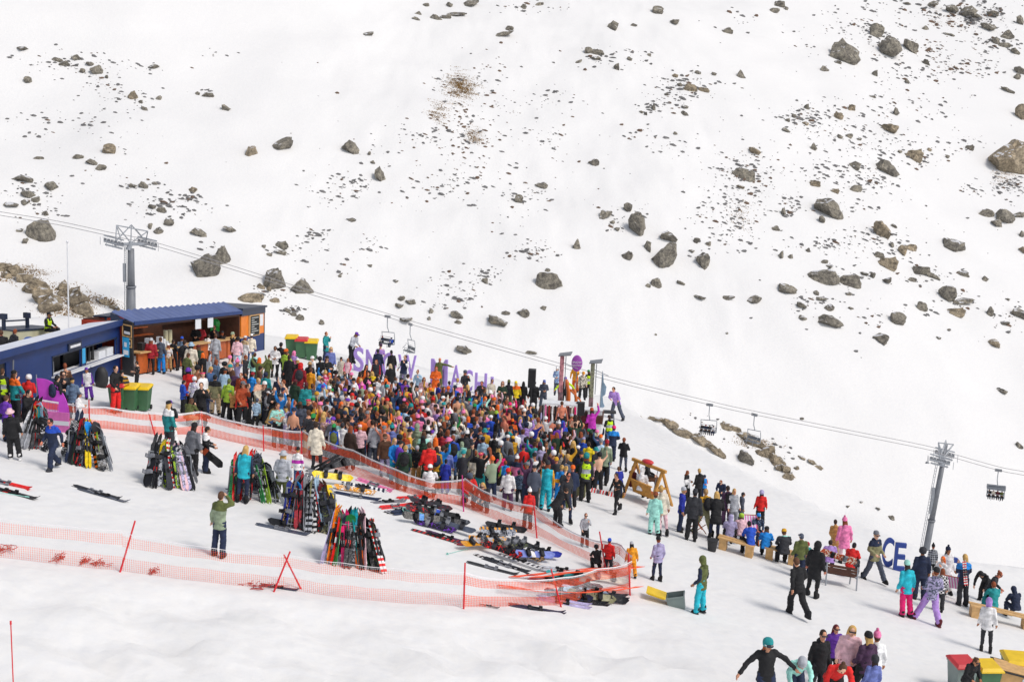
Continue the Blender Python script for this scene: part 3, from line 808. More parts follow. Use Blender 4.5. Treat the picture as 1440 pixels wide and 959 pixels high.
_pc = {}
def part(pose, what, low=False):
    key = (pose, what, low)
    if key in _pc: return _pc[key]
    j = J(pose); mb = MB()
    hm = head_dir(j)
    seed = len(_pc)
    if what == 'body':
        mb.loft(torso_rings(j))
        mb.cap(j['nek'] - V((0, 0, .04)), j['nek'].lerp(j['hed'], .6), .058, .055)
        head_prims(mb, hm)
        for s in 'lr':
            mb.cap(j[s + 'sh'], j[s + 'el'], .056, .043); mb.cap(j[s + 'el'], j[s + 'wr'], .043, .030)
            mb.cap(j[s + 'hi'], j[s + 'kn'], .088, .060); mb.cap(j[s + 'kn'], j[s + 'an'], .060, .042)
            a = j[s + 'an']; mb.cap(a + V((0, .02, -.04)), a + V((0, -.12, -.06)), .035, .030, 8)
        me = vremesh(mb, .045 if low else .022, 1 if low else 2)
        if not low:
            ex = MB(); hand(ex, j, 'l'); hand(ex, j, 'r')
            for sx in (-1, 1): ex.ball((sx * .030, -.088, .012), (.013, .008, .009), 8, 5, 1, mat=hm)
            ex.ball((0, -.088, -.052), (.024, .010, .007), 8, 5, 2, mat=hm)
            e = ex.mesh('e', (), True)
            bm = bmesh.new(); bm.from_mesh(me); bm.from_mesh(e); bm.to_mesh(me); bm.free()
            me.materials.append(M['fabric']); me.materials.append(M['eye']); me.materials.append(M['lip'])
    elif what in ('jacket', 'coat', 'vest', 'shirt', 'puffer'):
        k = {'jacket': 1.14, 'coat': 1.17, 'vest': 1.24, 'shirt': 1.05, 'puffer': 1.26}[what]
        lo = {'coat': .28, 'shirt': .03, 'jacket': .12, 'puffer': .10, 'vest': .04}[what]
        sit = pose in ('sit', 'slump', 'crouch')
        if sit: lo = min(lo, .04)
        fl = .03 if what in ('jacket', 'coat') else 0
        rg = torso_rings(j, k, lo, flare=fl)
        rg[-1] = (j['nek'] + V((0, 0, -.01)), .068, .068)
        if what == 'coat' and not sit: rg[0] = (rg[0][0], rg[0][1], rg[0][2])
        mb.loft(rg)
        if what != 'vest':
            a, bb = {'jacket': (.076, .062), 'coat': (.080, .064), 'shirt': (.066, .052), 'puffer': (.098, .078)}[what]
            for s in 'lr':
                sh = j[s + 'sh']
                mb.cap(sh, j[s + 'el'], a, bb)
                if what != 'shirt' or pose in ('walk',):
                    mb.cap(j[s + 'el'], j[s + 'wr'].lerp(j[s + 'el'], .04), bb, bb * .82)
        if what in ('jacket', 'coat', 'puffer'):
            c = j['nek']; mb.ball(c + V((0, .015, .005)), (.088, .082, .05))
            if what != 'puffer': mb.ball(c + V((0, .085, -.03)), (.10, .055, .075))    # hood lying on the back
        me = vremesh(mb, .05 if low else .024, 1 if low else 3, 0 if low else (.020 if what == 'puffer' else .017), seed)
    elif what in ('trousers', 'jeans', 'shorts'):
        a, k_, c_ = {'trousers': (.112, .094, .098), 'jeans': (.098, .072, .058), 'shorts': (.115, .10, .1)}[what]
        mb.loft(torso_rings(j, 1.0)[:3] + [(j['pel'].lerp(j['che'], .5), .11, .085)])
        for s in 'lr':
            h, kn, an = j[s + 'hi'], j[s + 'kn'], j[s + 'an']
            if what == 'shorts': mb.cap(h, h.lerp(kn, .75), a, k_); continue
            mb.cap(h, kn, a, k_)
            mb.cap(kn, an + (kn - an) * .12, k_, c_ * .92)
            e = an + (kn - an).normalized() * (.02 if what == 'trousers' else .04)
            mb.tube(an + (kn - an) * .2, e, c_ * .9, c_, 12)
        me = vremesh(mb, .05 if low else .024, 1 if low else 2, 0 if low else .014, seed)
    elif what in ('bootl', 'bootr'):
        s = what[-1]; a = j[s + 'an']
        mb.cap(a + V((0, .03, .10)), a + V((0, .02, -.02)), .062, .058, 10)
        mb.loft([(a + V((0, .05, -.085)), .05, .10), (a + V((0, -.05, -.085)), .055, .17), (a + V((0, -.05, -.03)), .052, .155), (a + V((0, -.01, .01)), .045, .09)] if 0 else
                [(a + V((0, -.045, -.088)), .056, .150), (a + V((0, -.045, -.05)), .056, .148), (a + V((0, -.03, -.01)), .05, .12), (a + V((0, 0, .03)), .05, .07)], n=12, pw=2.6)
        me = mb.mesh('boot', (), True); me.materials.append(M['fabric'])
    elif what == 'hood':
        mb.ball((0, .03, .02), (.112, .118, .135), 14, 9, mat=hm)
        mb.ball((0, .05, -.10), (.11, .09, .07), 12, 7, mat=hm)
        me = vremesh(mb, .05 if low else .022, 2, 0 if low else .008, seed)
    elif what == 'pack':
        c, p, n = j['che'], j['pel'], j['nek']
        u = (c - p).normalized(); dep = V((0, 1, 0))
        mt = Matrix.Translation(c - u * .06 + dep * .20)
        mb.ball((0, 0, 0), (.17, .11, .25), 12, 8, mat=mt); mb.ball((0, .07, -.08), (.12, .06, .12), 10, 6, mat=mt)
        mb.ball((0, -.02, .1), (.13, .09, .16), 10, 6, mat=mt)
        for sx in (-.12, .12): mb.tube(mt @ V((sx, -.08, .15)), j['lsh' if sx > 0 else 'rsh'] + V((-sx * .4, -.06, .06)), .02, .02, 6)
        me = mb.mesh('pack', (), True)
    if 'boot' not in what and not (what == 'body' and not low): me.materials.append(M['fabric'])
    me.name = what
    _pc[key] = me
    return me
M['lip'] = paint('lip', srgb('a4564a'), 0.5)

def lathe(mb, prof, n=16, mat=None, sy=1.15, mi=0):
    vs = []
    for r, z in prof:
        for i in range(n):
            t = 2 * math.pi * i / n
            vs.append((r * math.cos(t), r * sy * math.sin(t), z))
    fs = [(j * n + i, j * n + (i + 1) % n, (j + 1) * n + (i + 1) % n, (j + 1) * n + i) for j in range(len(prof) - 1) for i in range(n)]
    return mb.add(vs, fs, mi, mat)

def headgear():
    H = {}
    def fin(mb, nm, mats=None, sm=True):
        me = mb.mesh(nm, mats or [M['fabric']], sm); H[nm] = me
    tb = Matrix.Translation((0, .012, 0)) @ Matrix.Rotation(R(-12), 4, 'X')
    mb = MB(); lathe(mb, [(.086, .035), (.094, .03), (.096, .05), (.094, .075), (.088, .078), (.086, .10), (.07, .135), (.04, .152), (.001, .156)], mat=tb); fin(mb, 'beanie')
    mb = MB(); lathe(mb, [(.086, .035), (.094, .03), (.096, .05), (.094, .075), (.088, .078), (.086, .10), (.07, .135), (.04, .150), (.001, .154)], mat=tb); mb.ball((0, .02, .185), .042, 8, 6); fin(mb, 'pompom')
    mb = MB(); lathe(mb, [(.083, .045), (.087, .06), (.084, .10), (.062, .13), (.001, .138)], mat=tb)
    mb.add([(-.07, -.075, .062), (.07, -.075, .062), (.055, -.165, .048), (-.055, -.165, .048), (-.07, -.075, .07), (.07, -.075, .07), (.055, -.165, .055), (-.055, -.165, .055)],
           [(0, 1, 2, 3), (7, 6, 5, 4), (0, 4, 5, 1), (1, 5, 6, 2), (2, 6, 7, 3), (3, 7, 4, 0)]); fin(mb, 'cap')
    mb = MB(); lathe(mb, [(.145, .01), (.147, .014), (.092, .05), (.086, .10), (.07, .125), (.001, .128)], mat=tb); fin(mb, 'bucket')
    mb = MB(); lathe(mb, [(.092, -.03), (.106, -.02), (.112, .03), (.112, .07), (.098, .115), (.06, .148), (.001, .158)], mat=Matrix.Translation((0, .022, 0)) @ Matrix.Rotation(R(-14), 4, 'X')); fin(mb, 'helmet')
    mb = MB(); mb.ball((0, .018, .026), (.086, .096, .104), 14, 9); mb.ball((0, .045, -.01), (.08, .07, .085), 12, 7); fin(mb, 'short')
    mb = MB(); mb.ball((0, .018, .026), (.089, .098, .106), 14, 9)
    mb.loft([((0, .03, .06), .085, .07), ((0, .045, -.03), .10, .065), ((0, .065, -.13), .105, .05), ((0, .075, -.24), .095, .04), ((0, .08, -.32), .05, .02)], n=12); fin(mb, 'long')
    mb = MB(); mb.ball((0, .018, .026), (.086, .096, .104), 14, 9); mb.ball((0, .09, .10), .045, 10, 7); fin(mb, 'bun')
    mb = MB(); mb.ball((0, .018, .026), (.086, .096, .104), 14, 9); mb.cap((0, .11, .05), (0, .13, -.16), .032, .02, 8); fin(mb, 'ponytail')
    mb = MB(); lathe(mb, [(.090, .045), (.098, .05), (.099, .085), (.090, .09)], mat=tb); fin(mb, 'headband')
    mb = MB(); mb.loft([((0, -.085, -.012), .066, .028), ((0, -.09, .012), .078, .034), ((0, -.085, .042), .066, .028)], n=14, pw=3, mi=0)
    lathe(mb, [(.098, .008), (.100, .010), (.100, .030), (.098, .032)], sy=1.12, mi=1); fin(mb, 'goggles', [M['lens'], M['fabric']])
    mb = MB(); mb.box(-.07, .07, -.105, -.088, -.004, .026); mb.box(-.078, -.07, -.1, .0, .008, .02); mb.box(.07, .078, -.1, .0, .008, .02); fin(mb, 'sunglasses', [M['lens']], False)
    return H
HG = headgear()
GEAR = dict(beanie='beanie', pompom='pompom beanie', cap='cap', bucket='bucket hat', helmet='helmet', short='short hair', long='long hair', bun='hair bun', ponytail='ponytail', headband='headband')
WORD = dict(redskin='sunburnt', paleskin='pale', skin='tanned', tanskin='brown')

PEOPLE = []
def setc(o, c, second=None):
    o.color = (*c, 1)
    if second: o['second'] = list(second)
    return o
def jit(c, a=.12):
    k = 1 + random.uniform(-a, a)
    return tuple(min(.9, v * k) for v in c)

def person(x, yt, yf, pose, face, top, bot, head, place='', extra='', zoff=0.0, skin=None, world=None, group=None):
    hgt = 1.72 if pose not in ('sit', 'slump') else (1.31 if pose == 'sit' else 1.24)
    if pose == 'crouch': hgt = 1.16
    if pose == 'bend': hgt = 1.42
    if pose == 'lean': hgt = 1.63
    sc = 1.0
    rnd = random.Random(int(x * 13 + yt * 7))
    if world is not None:
        p = V(world)
    elif yf:
        p = ground(x, yf)
        q = proj(p + V((0, 0, hgt + zoff)))
        sc = (yf - yt) / max(5, yf - q[1])
        if zoff: sc = 1
        sc = max(.62, min(1.16, sc))
    else:
        sc = rnd.uniform(.90, 1.07)
        p = on(x, yt, hgt * sc + zoff); p = V((p.x, p.y, T(p.x, p.y)))
    mt = Matrix.Translation(p + V((0, 0, zoff))) @ Matrix.Rotation(R(rnd.gauss(0, 2.2)), 4, 'Y') @ Matrix.Rotation(R(rnd.gauss(0, 2.2)), 4, 'X') @ Matrix.Rotation(R(face), 4, 'Z') @ Matrix.Diagonal((sc * rnd.uniform(.88, 1.08), sc * rnd.uniform(.92, 1.08), sc, 1))
    skin = skin or rnd.choice(('skin', 'skin', 'paleskin', 'paleskin', 'tanskin', 'redskin'))
    root = link('person', part(pose, 'body')); root.matrix_world = mt
    setc(root, jit(C[skin], .08)); root['category'] = 'person'; root['group'] = group or 'people at the snow party'
    def child(nm, me, c, second=None, mat=None):
        o = link(nm, me, root); setc(o, c, second)
        if mat:
            o.material_slots[0].link = 'OBJECT'; o.material_slots[0].material = mat
        return o
    # top
    kind, pat = 'jacket', None
    tc = None
    if top != '-':
        t = top
        if ':' in t:
            t, mods = t.split(':'); mods = mods.split(',')
            for q in mods:
                if q in ('coat', 'shirt', 'puffer', 'jacket', 'hoodie'): kind = q
                else: pat = q
        cols = t.split('+')
        tc = cols[0]
        geo = 'jacket' if kind == 'hoodie' else kind
        child({'shirt': 'shirt', 'coat': 'coat', 'hoodie': 'hoodie', 'puffer': 'jacket'}.get(kind, 'jacket'), part(pose, geo), jit(C[cols[0]]), C[cols[1]] if len(cols) > 1 else None, M['fabric_' + pat] if pat else None)
    bk, bc = 'trousers', bot
    if ':' in bot: bc, bk = bot.split(':')
    bcol = jit(C[bc])
    child({'jeans': 'jeans', 'shorts': 'shorts'}.get(bk, 'trousers'), part(pose, bk), bcol)
    boot = 'black'
    if 'boots=' in extra: boot = extra.split('boots=')[1].split()[0]
    child('boot', part(pose, 'bootl'), C[boot]); child('boot', part(pose, 'bootr'), C[boot])
    hk, hc = head.split(':') if ':' in head else (head, tc)
    hm = head_dir(J(pose))
    if hk == 'hood':
        child('hood', part(pose, 'hood'), jit(C[hc], .05))
        # the face stays open: the hood sits behind it
        hp = f"{'hood up'}"
    else:
        o = child({'short': 'hair', 'long': 'hair', 'bun': 'hair', 'ponytail': 'hair', 'pompom': 'beanie', 'bucket': 'bucket_hat'}.get(hk, hk), HG[hk], jit(C[hc]), C['white'])
        o.matrix_local = hm
        if hk not in ('short', 'long', 'bun', 'ponytail'):
            hair = rnd.choice(('darkbrown', 'brown', 'blond', 'auburn', 'black'))
            o2 = child('hair', HG[rnd.choice(('short', 'long'))] if 'hair=' not in extra else HG[extra.split('hair=')[1].split()[0]], C[hair]); o2.matrix_local = hm @ Matrix.Diagonal((.96, .96, .9, 1)) @ Matrix.Translation((0, 0, -.012))
        hp = f"{GEAR[hk].split()[0]} {hc} hair" if hk in ('short', 'long') else (f"{hc} hair in a {hk}" if hk in ('bun', 'ponytail') else f"{hc} {GEAR[hk]}")
    if 'goggles' in extra:
        o = child('goggles', HG['goggles'], C['white']); o.matrix_local = hm @ Matrix.Translation((0, -.008, .05 if 'up' in extra else .012))
        o.material_slots[1].link = 'OBJECT'; o.material_slots[1].material = M['whitepaint']
    elif 'sun' in extra or (face % 360 < 70 or face % 360 > 290) and rnd.random() < .5:
        o = child('sunglasses', HG['sunglasses'], C['black']); o.matrix_local = hm @ Matrix.Translation((0, 0, .002))
    if 'hivis' in extra:
        o = child('hi_vis_vest', part(pose, 'vest'), C['neon'], C['silver'], M['fabric_band'])
    if 'pack=' not in extra and not yf and pose not in ('sit', 'slump', 'crouch', 'bend') and 90 < face % 360 < 270 and rnd.random() < .10 and top != '-':
        extra += ' pack=' + rnd.choice(('black', 'charcoal', 'navy', 'black'))
    if 'pack=' in extra:
        child('backpack', part(pose, 'pack'), C[extra.split('pack=')[1].split()[0]])
    # words
    garment = {'puffer': 'puffer', 'hoodie': 'hoodie', 'coat': 'long coat', 'shirt': 'top', 'jacket': 'jacket'}[kind]
    pw = {'block': ' two-tone', 'stripe': ' striped', 'band': ' banded', 'plaid': ' plaid', 'check': ' checkered', 'mottle': ' patterned', 'hem': ' two-tone', 'shoulder': ' two-tone', 'seatband': ' banded'}.get(pat, '')
    cw = lambda c: {'darkbrown': 'dark brown', 'steel': 'steel blue', 'forest': 'dark green', 'royal': 'royal blue', 'sage': 'sage green', 'slate': 'slate grey', 'azure': 'bright blue', 'denim': 'denim blue', 'blond': 'blond', 'aqua': 'turquoise', 'paleblue': 'pale blue', 'palepink': 'pale pink', 'hotpink': 'hot pink', 'periwinkle': 'periwinkle blue', 'redskin': 'skin'}.get(c, c)
    if top == '-': up = 'bare-chested person'
    else: up = f"person in {cw(tc)}{pw} {garment}" if 'hivis' not in extra else 'person in yellow hi-vis vest'
    hp = hp.replace(hc, cw(hc)) if hk != 'hood' and hc else hp
    lw = f"{cw(bc)} {'jeans' if bk == 'jeans' and bc in ('denim', 'paleblue', 'navy') else 'shorts' if bk == 'shorts' else 'trousers'}"
    short = f"{'bare' if top == '-' else cw(tc)} {'torso' if top == '-' else garment}"
    full = yf is not None and yf
    base = f"{up} and {lw}, {hp}" if full else f"{up} with {hp}"
    verb = {'sit': 'sitting', 'slump': 'sitting', 'walk': 'walking', 'bend': 'bending over', 'crouch': 'crouching', 'armup': 'arm raised', 'armsup': 'both arms up', 'spread': 'arms out', 'point': 'pointing'}.get(pose, '')
    s = base + ((', ' + verb) if verb else '') + ((' ' + place) if place else '')
    while len(s.split()) > 16:
        s = base + ((' ' + place) if place else '')
        if len(s.split()) > 16: s = f"{up}, {hp} {place}"
        break
    px, py, _ = proj(p + V((0, 0, hgt * .6)))
    PEOPLE.append(dict(o=root, base=s, short='person in the ' + short if top != '-' else 'bare-chested person', x=px, y=py, yf=yf, core=f"{up}, {hp}", p=p))
    return root
# x ytop yfoot pose facing top bottom head [extras]  — one line each, grouped by place
def crowd(place, txt):
    for ln in txt.strip().splitlines():
        t = ln.split()
        if not t: continue
        yf = None if t[2] == '-' else float(t[2])
        ex = ' '.join(t[8:])
        z = float(ex.split('z=')[1].split()[0]) if 'z=' in ex else 0.0
        person(float(t[0]), float(t[1]), yf, t[3], float(t[4]), t[5], t[6], t[7], place, ex, z)
crowd('behind the blue kiosk', """
4 465 - stand 200 black black short:brown
16 463 - relax 160 charcoal black short:auburn
""")
crowd('on the cream box', """
69 440 - sit 75 black black cap:black z=0.85 hivis
""")
crowd('outside the blue kiosk', """
21 521 - drink 150 teal+orange:block black cap:black
37 527 - front 190 red black helmet:white
94 511 - relax 200 brown:shirt denim:jeans short:auburn
83 527 - front 150 black black short:black
92 521 - phone 20 charcoal black short:black
103 532 593 relax 200 steel slate:jeans cap:black
126 517 562 stand 10 white+purple:shoulder purple beanie:purple
162 516 - drink 60 black red short:darkbrown
172 521 - front 20 mustard+charcoal:stripe maroon cap:black
192 508 550 front 270 black:shirt black:jeans short:darkbrown
3 518 - stand 180 charcoal black short:brown hivis
""")
crowd('at the bar counter', """
211 477 526 stand 185 crimson:puffer black:jeans beanie:silver
227 475 525 relax 175 slate azure short:brown
237 484 522 stand 200 white:shirt tan cap:white
246 477 520 front 160 black black:jeans short:darkbrown
254 474 518 stand 190 steel black cap:blue
261 479 - relax 150 charcoal black short:darkbrown
268 482 - stand 190 cream beige bucket:paleblue
280 485 - front 210 forest olive cap:maroon
291 471 509 stand 180 white:hoodie black short:darkbrown
303 470 - stand 190 silver grey short:brown
308 466 503 stand 170 black black:jeans cap:charcoal
318 472 501 stand 180 white+black:shoulder black short:darkbrown
328 468 - drink 120 black black beanie:sage
332 475 518 stand 185 palepink paleblue:jeans helmet:black
343 473 515 relax 160 white+beige:block white:jeans cap:white
352 470 512 stand 190 cream denim:jeans cap:white
263 497 - front 150 olive black short:brown
""")
crowd('serving behind the bar', """
283 456 - front 0 crimson black cap:green
275 457 - front 10 black black short:black
300 458 - drink 350 black black short:darkbrown
""")
crowd('near the bar queue', """
286 497 545 stand 190 black:coat maroon:jeans long:orange
269 518 575 stand 185 red:coat black bucket:purple
258 535 582 front 130 blue black short:black
271 531 580 stand 180 white+lavender:mottle charcoal helmet:white
283 538 - drink 10 black black short:brown
266 562 - crouch 160 olive khaki long:brown
291 547 588 carry 130 navy navy short:blond
303 527 583 stand 180 khaki+black:block beige short:black
317 533 590 stand 175 lime black short:olive
304 507 - stand 150 steel denim long:auburn
315 520 - lean 175 paleblue black cap:charcoal
331 521 - stand 200 plum:coat black long:brown
340 537 - drink 40 rust black cap:grey
339 524 - relax 350 rust denim short:auburn
329 546 592 stand 170 camel black bucket:teal
340 550 597 stand 185 red silver beanie:silver
358 561 602 relax 185 paleblue black helmet:slate
373 551 596 drink 60 grey charcoal cap:white
384 545 - cross 30 black black short:brown
390 531 567 stand 165 navy black:jeans short:navy
374 525 - stand 180 teal black helmet:navy
376 536 - front 20 charcoal navy beanie:white
355 524 - front 160 azure black beanie:crimson
363 532 - drink 60 cream+paleskin:block khaki short:blond
391 566 - front 30 mint:shirt black short:brown
381 570 - slump 120 blond denim long:brown z=0
356 497 - stand 180 mint:hoodie black short:brown pack=black
374 500 538 stand 175 olive olive pompom:maroon
345 499 - stand 90 charcoal black short:auburn
404 572 - relax 250 white+lavender:block lavender cap:charcoal
350 540 - drink 90 black black short:brown
""")
crowd('near the green bins', """
386 486 531 front 5 white black:jeans short:black
393 482 531 stand 170 black black:jeans short:black
402 492 542 drink 150 lime black beanie:orange
407 499 551 stand 180 black:coat black short:darkbrown
413 494 540 stand 160 pink+lilac:block black long:pink
419 512 - stand 180 crimson:coat maroon hood:red
422 504 - relax 200 black black cap:white
434 509 - front 200 black black bucket:tan
438 518 568 stand 170 amber orange short:brown
428 540 - stand 200 teal:puffer charcoal beanie:maroon
414 535 584 stand 165 forest forest cap:maroon
423 566 624 stand 190 slate:puffer slate cap:brown
452 503 - relax 170 black black helmet:black
462 488 536 stand 10 periwinkle black long:blond
459 501 - cross 20 black black cap:black
479 502 537 stand 0 cream cream cap:black
488 504 541 relax 0 palepink+hotpink:shoulder black:jeans long:auburn
484 521 - front 20 paleblue denim short:brown
458 467 508 drink 60 teal:coat navy short:auburn
494 466 511 lean 60 silver black cap:purple
457 521 - front 190 hotpink+palepink:mottle black bun:blond
465 534 - phone 200 sage black short:brown
470 536 - stand 190 black black cap:black
440 540 - stand 180 mint+slate:block black short:brown
""")
crowd('by the purple letters', """
512 513 - stand 20 black:coat black long:darkbrown
516 523 - drink 30 black black long:auburn
528 506 - stand 350 charcoal+crimson:shoulder black long:auburn
533 491 - stand 180 navy navy short:charcoal
534 484 - relax 10 lilac:shirt navy cap:plum
527 522 - phone 180 yellow charcoal long:blond
553 493 - stand 200 black black short:black
550 512 - front 190 black black:jeans long:beige
566 500 - drink 330 navy+white:shoulder grey:jeans short:darkbrown
530 532 - stand 180 white navy short:black
591 520 - drink 340 paleblue navy bun:auburn
596 530 - front 10 palepink olive long:auburn
574 527 - phone 150 white white short:darkbrown
618 503 - point 0 olive olive short:redskin
613 515 - front 10 orange orange short:auburn
656 521 - drink 20 charcoal tan helmet:slate
634 536 - stand 190 periwinkle navy short:darkbrown
644 533 - stand 200 pink+white:block navy short:blond
623 543 - stand 20 charcoal forest long:brown
676 536 - drink 350 charcoal black short:black
689 534 - relax 10 cream cream short:darkbrown
706 537 - cross 0 forest black long:auburn
717 536 - stand 160 charcoal olive beanie:olive
728 537 - stand 190 yellow+orange:block black cap:yellow
736 537 - stand 180 black:coat black long:black
749 536 583 stand 175 black:coat black:jeans short:black
632 553 - armup 160 white+grey:shirt black short:darkbrown
659 549 - stand 190 white+navy:block navy long:darkbrown
""")
crowd('at the stage', """
785 516 - front 350 paleblue+periwinkle:mottle slate cap:white z=0.75
765 534 - front 10 slate slate cap:periwinkle z=0.3
796 529 - spread 0 black+neon:shoulder black beanie:purple z=0.35
811 512 - drink 330 amber orange short:orange z=0.9
820 522 - relax 10 cream+black:mottle black cap:amber z=0.6
829 521 - front 200 black black cap:green hivis z=0.6
792 565 - stand 180 - black:shorts bun:brown
751 567 - stand 180 charcoal black helmet:white
""")
crowd('by the stage', """
833 575 625 armup 185 magenta black:jeans beanie:rust
865 542 589 wide 330 lilac:hoodie slate short:darkbrown
858 584 - front 200 black navy short:darkbrown hivis
861 599 - carry 190 navy+azure:block navy beanie:hotpink
792 593 - stand 185 blue blue hood:blue
757 604 691 stand 180 lavender+hotpink:hem teal beanie:plum
774 604 652 stand 180 rust black beanie:white
826 578 - stand 150 maroon:coat charcoal long:darkbrown
803 583 - stand 180 - black:shorts beanie:silver
812 584 - drink 170 - brown:shorts long:darkbrown
847 618 682 stand 185 sage black beanie:crimson
876 615 662 cross 160 black slate:jeans short:auburn
837 610 - stand 190 palepink+magenta:mottle slate beanie:sage
829 622 - stand 170 yellow black short:darkbrown
831 606 - stand 180 black black beanie:forest
806 611 684 stand 175 black:coat black:jeans long:blond
820 616 - stand 165 blue navy cap:lavender
788 626 676 stand 180 cream:puffer cream pompom:red
822 631 705 stand 185 charcoal black helmet:teal hivis
834 648 690 stand 170 palepink black helmet:green
795 608 - front 150 black black beanie:charcoal
766 649 718 stand 180 aqua+amber:shoulder aqua beanie:charcoal
786 654 714 stand 185 azure+amber:band azure bun:blond
794 663 733 walk 20 charcoal navy:jeans short:black
784 689 740 bend 130 black black short:darkbrown
868 664 722 walk 320 black:shirt black:jeans ponytail:darkbrown
870 658 700 lean 200 royal navy short:brown
""")
crowd('in the front of the crowd', """
682 638 694 stand 175 white:shirt charcoal short:darkbrown
704 637 683 stand 195 hotpink black long:blond
709 648 692 stand 190 azure+lime:shoulder charcoal short:auburn
724 641 694 stand 170 pink+navy:block navy pompom:white
712 667 708 relax 190 purple+white:mottle khaki cap:purple
731 662 706 stand 180 steel+navy:mottle charcoal cap:navy
741 688 743 stand 200 red charcoal pompom:white
716 660 - stand 180 white:hoodie plum beanie:red
667 633 690 stand 185 cream+black:block beige short:auburn
650 622 670 stand 180 mint cream hood:sage
681 615 - stand 175 paleblue navy cap:navy
659 664 - crouch 20 red charcoal helmet:slate
683 676 - crouch 340 charcoal black long:blond
722 614 - stand 200 mustard black cap:mustard
637 613 - phone 190 blue denim:jeans short:auburn
627 630 688 stand 180 periwinkle navy short:brown
625 645 694 stand 185 royal royal short:black
612 628 - stand 190 mustard forest long:darkbrown
606 656 - crouch 180 white black beanie:white
584 626 680 relax 170 black camel short:silver
601 622 - stand 200 red forest short:brown
566 627 - stand 185 forest forest bun:blond
556 617 - drink 40 azure aqua long:blond
541 611 670 stand 20 brown lavender:jeans beanie:brown
553 598 - stand 180 periwinkle black pompom:teal
531 602 - stand 170 paleblue paleblue:jeans short:darkbrown
515 602 642 stand 160 red red beanie:pink
500 597 - relax 190 red black cap:darkbrown
507 598 - front 200 palepink black cap:palepink
473 597 - stand 180 blue+white:shoulder black beanie:green pack=olive
482 595 - stand 180 white+navy:shoulder charcoal short:charcoal
454 583 - stand 185 palepink+tan:mottle black long:blond
443 581 - stand 170 charcoal black beanie:green
524 594 - stand 180 silver slate short:darkbrown
585 596 - stand 175 sage olive hood:sage
604 602 - armup 190 white charcoal beanie:white
640 602 - stand 185 lavender+silver:block navy beanie:silver
570 609 - front 200 paleblue+rust:block denim short:rust
657 606 - stand 170 charcoal black pompom:white pack=charcoal
695 610 - stand 185 black black short:black
700 627 - stand 180 black:puffer black cap:black
690 598 - front 170 royal white beanie:royal
744 616 - stand 180 teal+purple:block purple short:black
733 604 - stand 175 lavender:puffer navy short:brown
620 607 - stand 180 crimson navy short:darkbrown
595 613 - stand 190 forest forest cap:black
446 594 663 stand 180 cream:coat charcoal:jeans short:darkbrown
738 594 - armsup 170 lilac black helmet:navy
724 590 - stand 180 orange black beanie:orange
760 588 - stand 180 - navy short:auburn
775 588 - stand 190 - black:shorts short:darkbrown
748 584 - stand 200 - black beanie:blue
700 579 - stand 180 charcoal black beanie:lime
717 567 - armup 190 hotpink white beanie:hotpink
667 569 - stand 180 charcoal black beanie:green
640 590 - armup 200 green black short:darkbrown
655 586 - stand 185 orange+blue:block navy hood:orange
610 560 - stand 180 palepink black pompom:red
595 572 - stand 175 red navy beanie:palepink
590 583 - stand 190 pink charcoal beanie:pink
565 561 - stand 170 brown black beanie:pink
563 572 - stand 180 azure black beanie:blue
573 565 - drink 20 charcoal black cap:red
493 548 - front 200 red black short:black
489 534 - stand 185 black denim:jeans long:auburn
""")
crowd('beside the ski racks', """
307 692 783 head 165 sage+olive:block navy short:brown
340 628 707 stand 180 aqua+navy:shoulder navy:jeans long:blond
395 634 708 relax 175 silver olive bucket:silver
418 630 684 stand 180 white+magenta:band denim:jeans beanie:black
269 596 668 stand 160 grey:hoodie black beanie:black
289 598 664 carry 110 black+white:block navy short:darkbrown
76 588 660 walk 340 navy+blue:block navy short:black boots=charcoal
22 574 646 stand 195 black black bucket:palepink boots=white
11 556 622 relax 160 purple navy short:brown
35 549 - phone 80 black black:jeans short:black
112 552 604 front 100 white:puffer silver cap:slate
238 565 - stand 150 teal+white:block charcoal cap:black
242 565 - front 180 black white beanie:purple
""")
crowd('by the wooden swing', """
919 693 752 stand 175 mint mint beanie:auburn
933 684 754 stand 190 cream palepink:jeans short:blond
926 690 - bend 30 white cream short:brown
955 684 747 stand 80 royal navy beanie:silver
971 687 760 stand 175 charcoal:puffer black beanie:charcoal
967 662 704 front 60 white+black:block black long:auburn
984 660 - relax 200 black black short:blond
990 669 700 front 10 azure+orange:shoulder navy helmet:navy goggles
988 688 752 stride 200 khaki+mustard:block khaki short:tan pack=black
1013 674 712 lean 330 navy navy short:auburn
1003 694 758 lean 180 black:coat navy:jeans long:blond
1031 687 742 stand 5 silver+white:shoulder grey long:blond
1025 683 - stand 190 plum plum short:darkbrown
1040 691 735 stand 90 slate:coat slate short:charcoal
1068 690 738 stand 175 red black helmet:lavender
""")
crowd('on the wooden swing', """
904 659 - sit 150 white cream hood:white z=0.1
912 648 - sit 80 black brown short:brown z=0.2
893 655 - sit 120 maroon+palepink:block charcoal short:darkbrown z=0.1
""")
crowd('on the long bench', """
1027 726 - slump 175 lavender black hood:lavender
1043 725 - slump 180 palepink black helmet:lime
1057 736 - slump 190 blue black short:black
1067 722 - sit 10 navy+steel:mottle navy beanie:azure goggles
""")
crowd('on the low bench', """
1079 743 - slump 165 azure black beanie:black
1105 748 - slump 180 charcoal+mint:band black beanie:mustard
""")
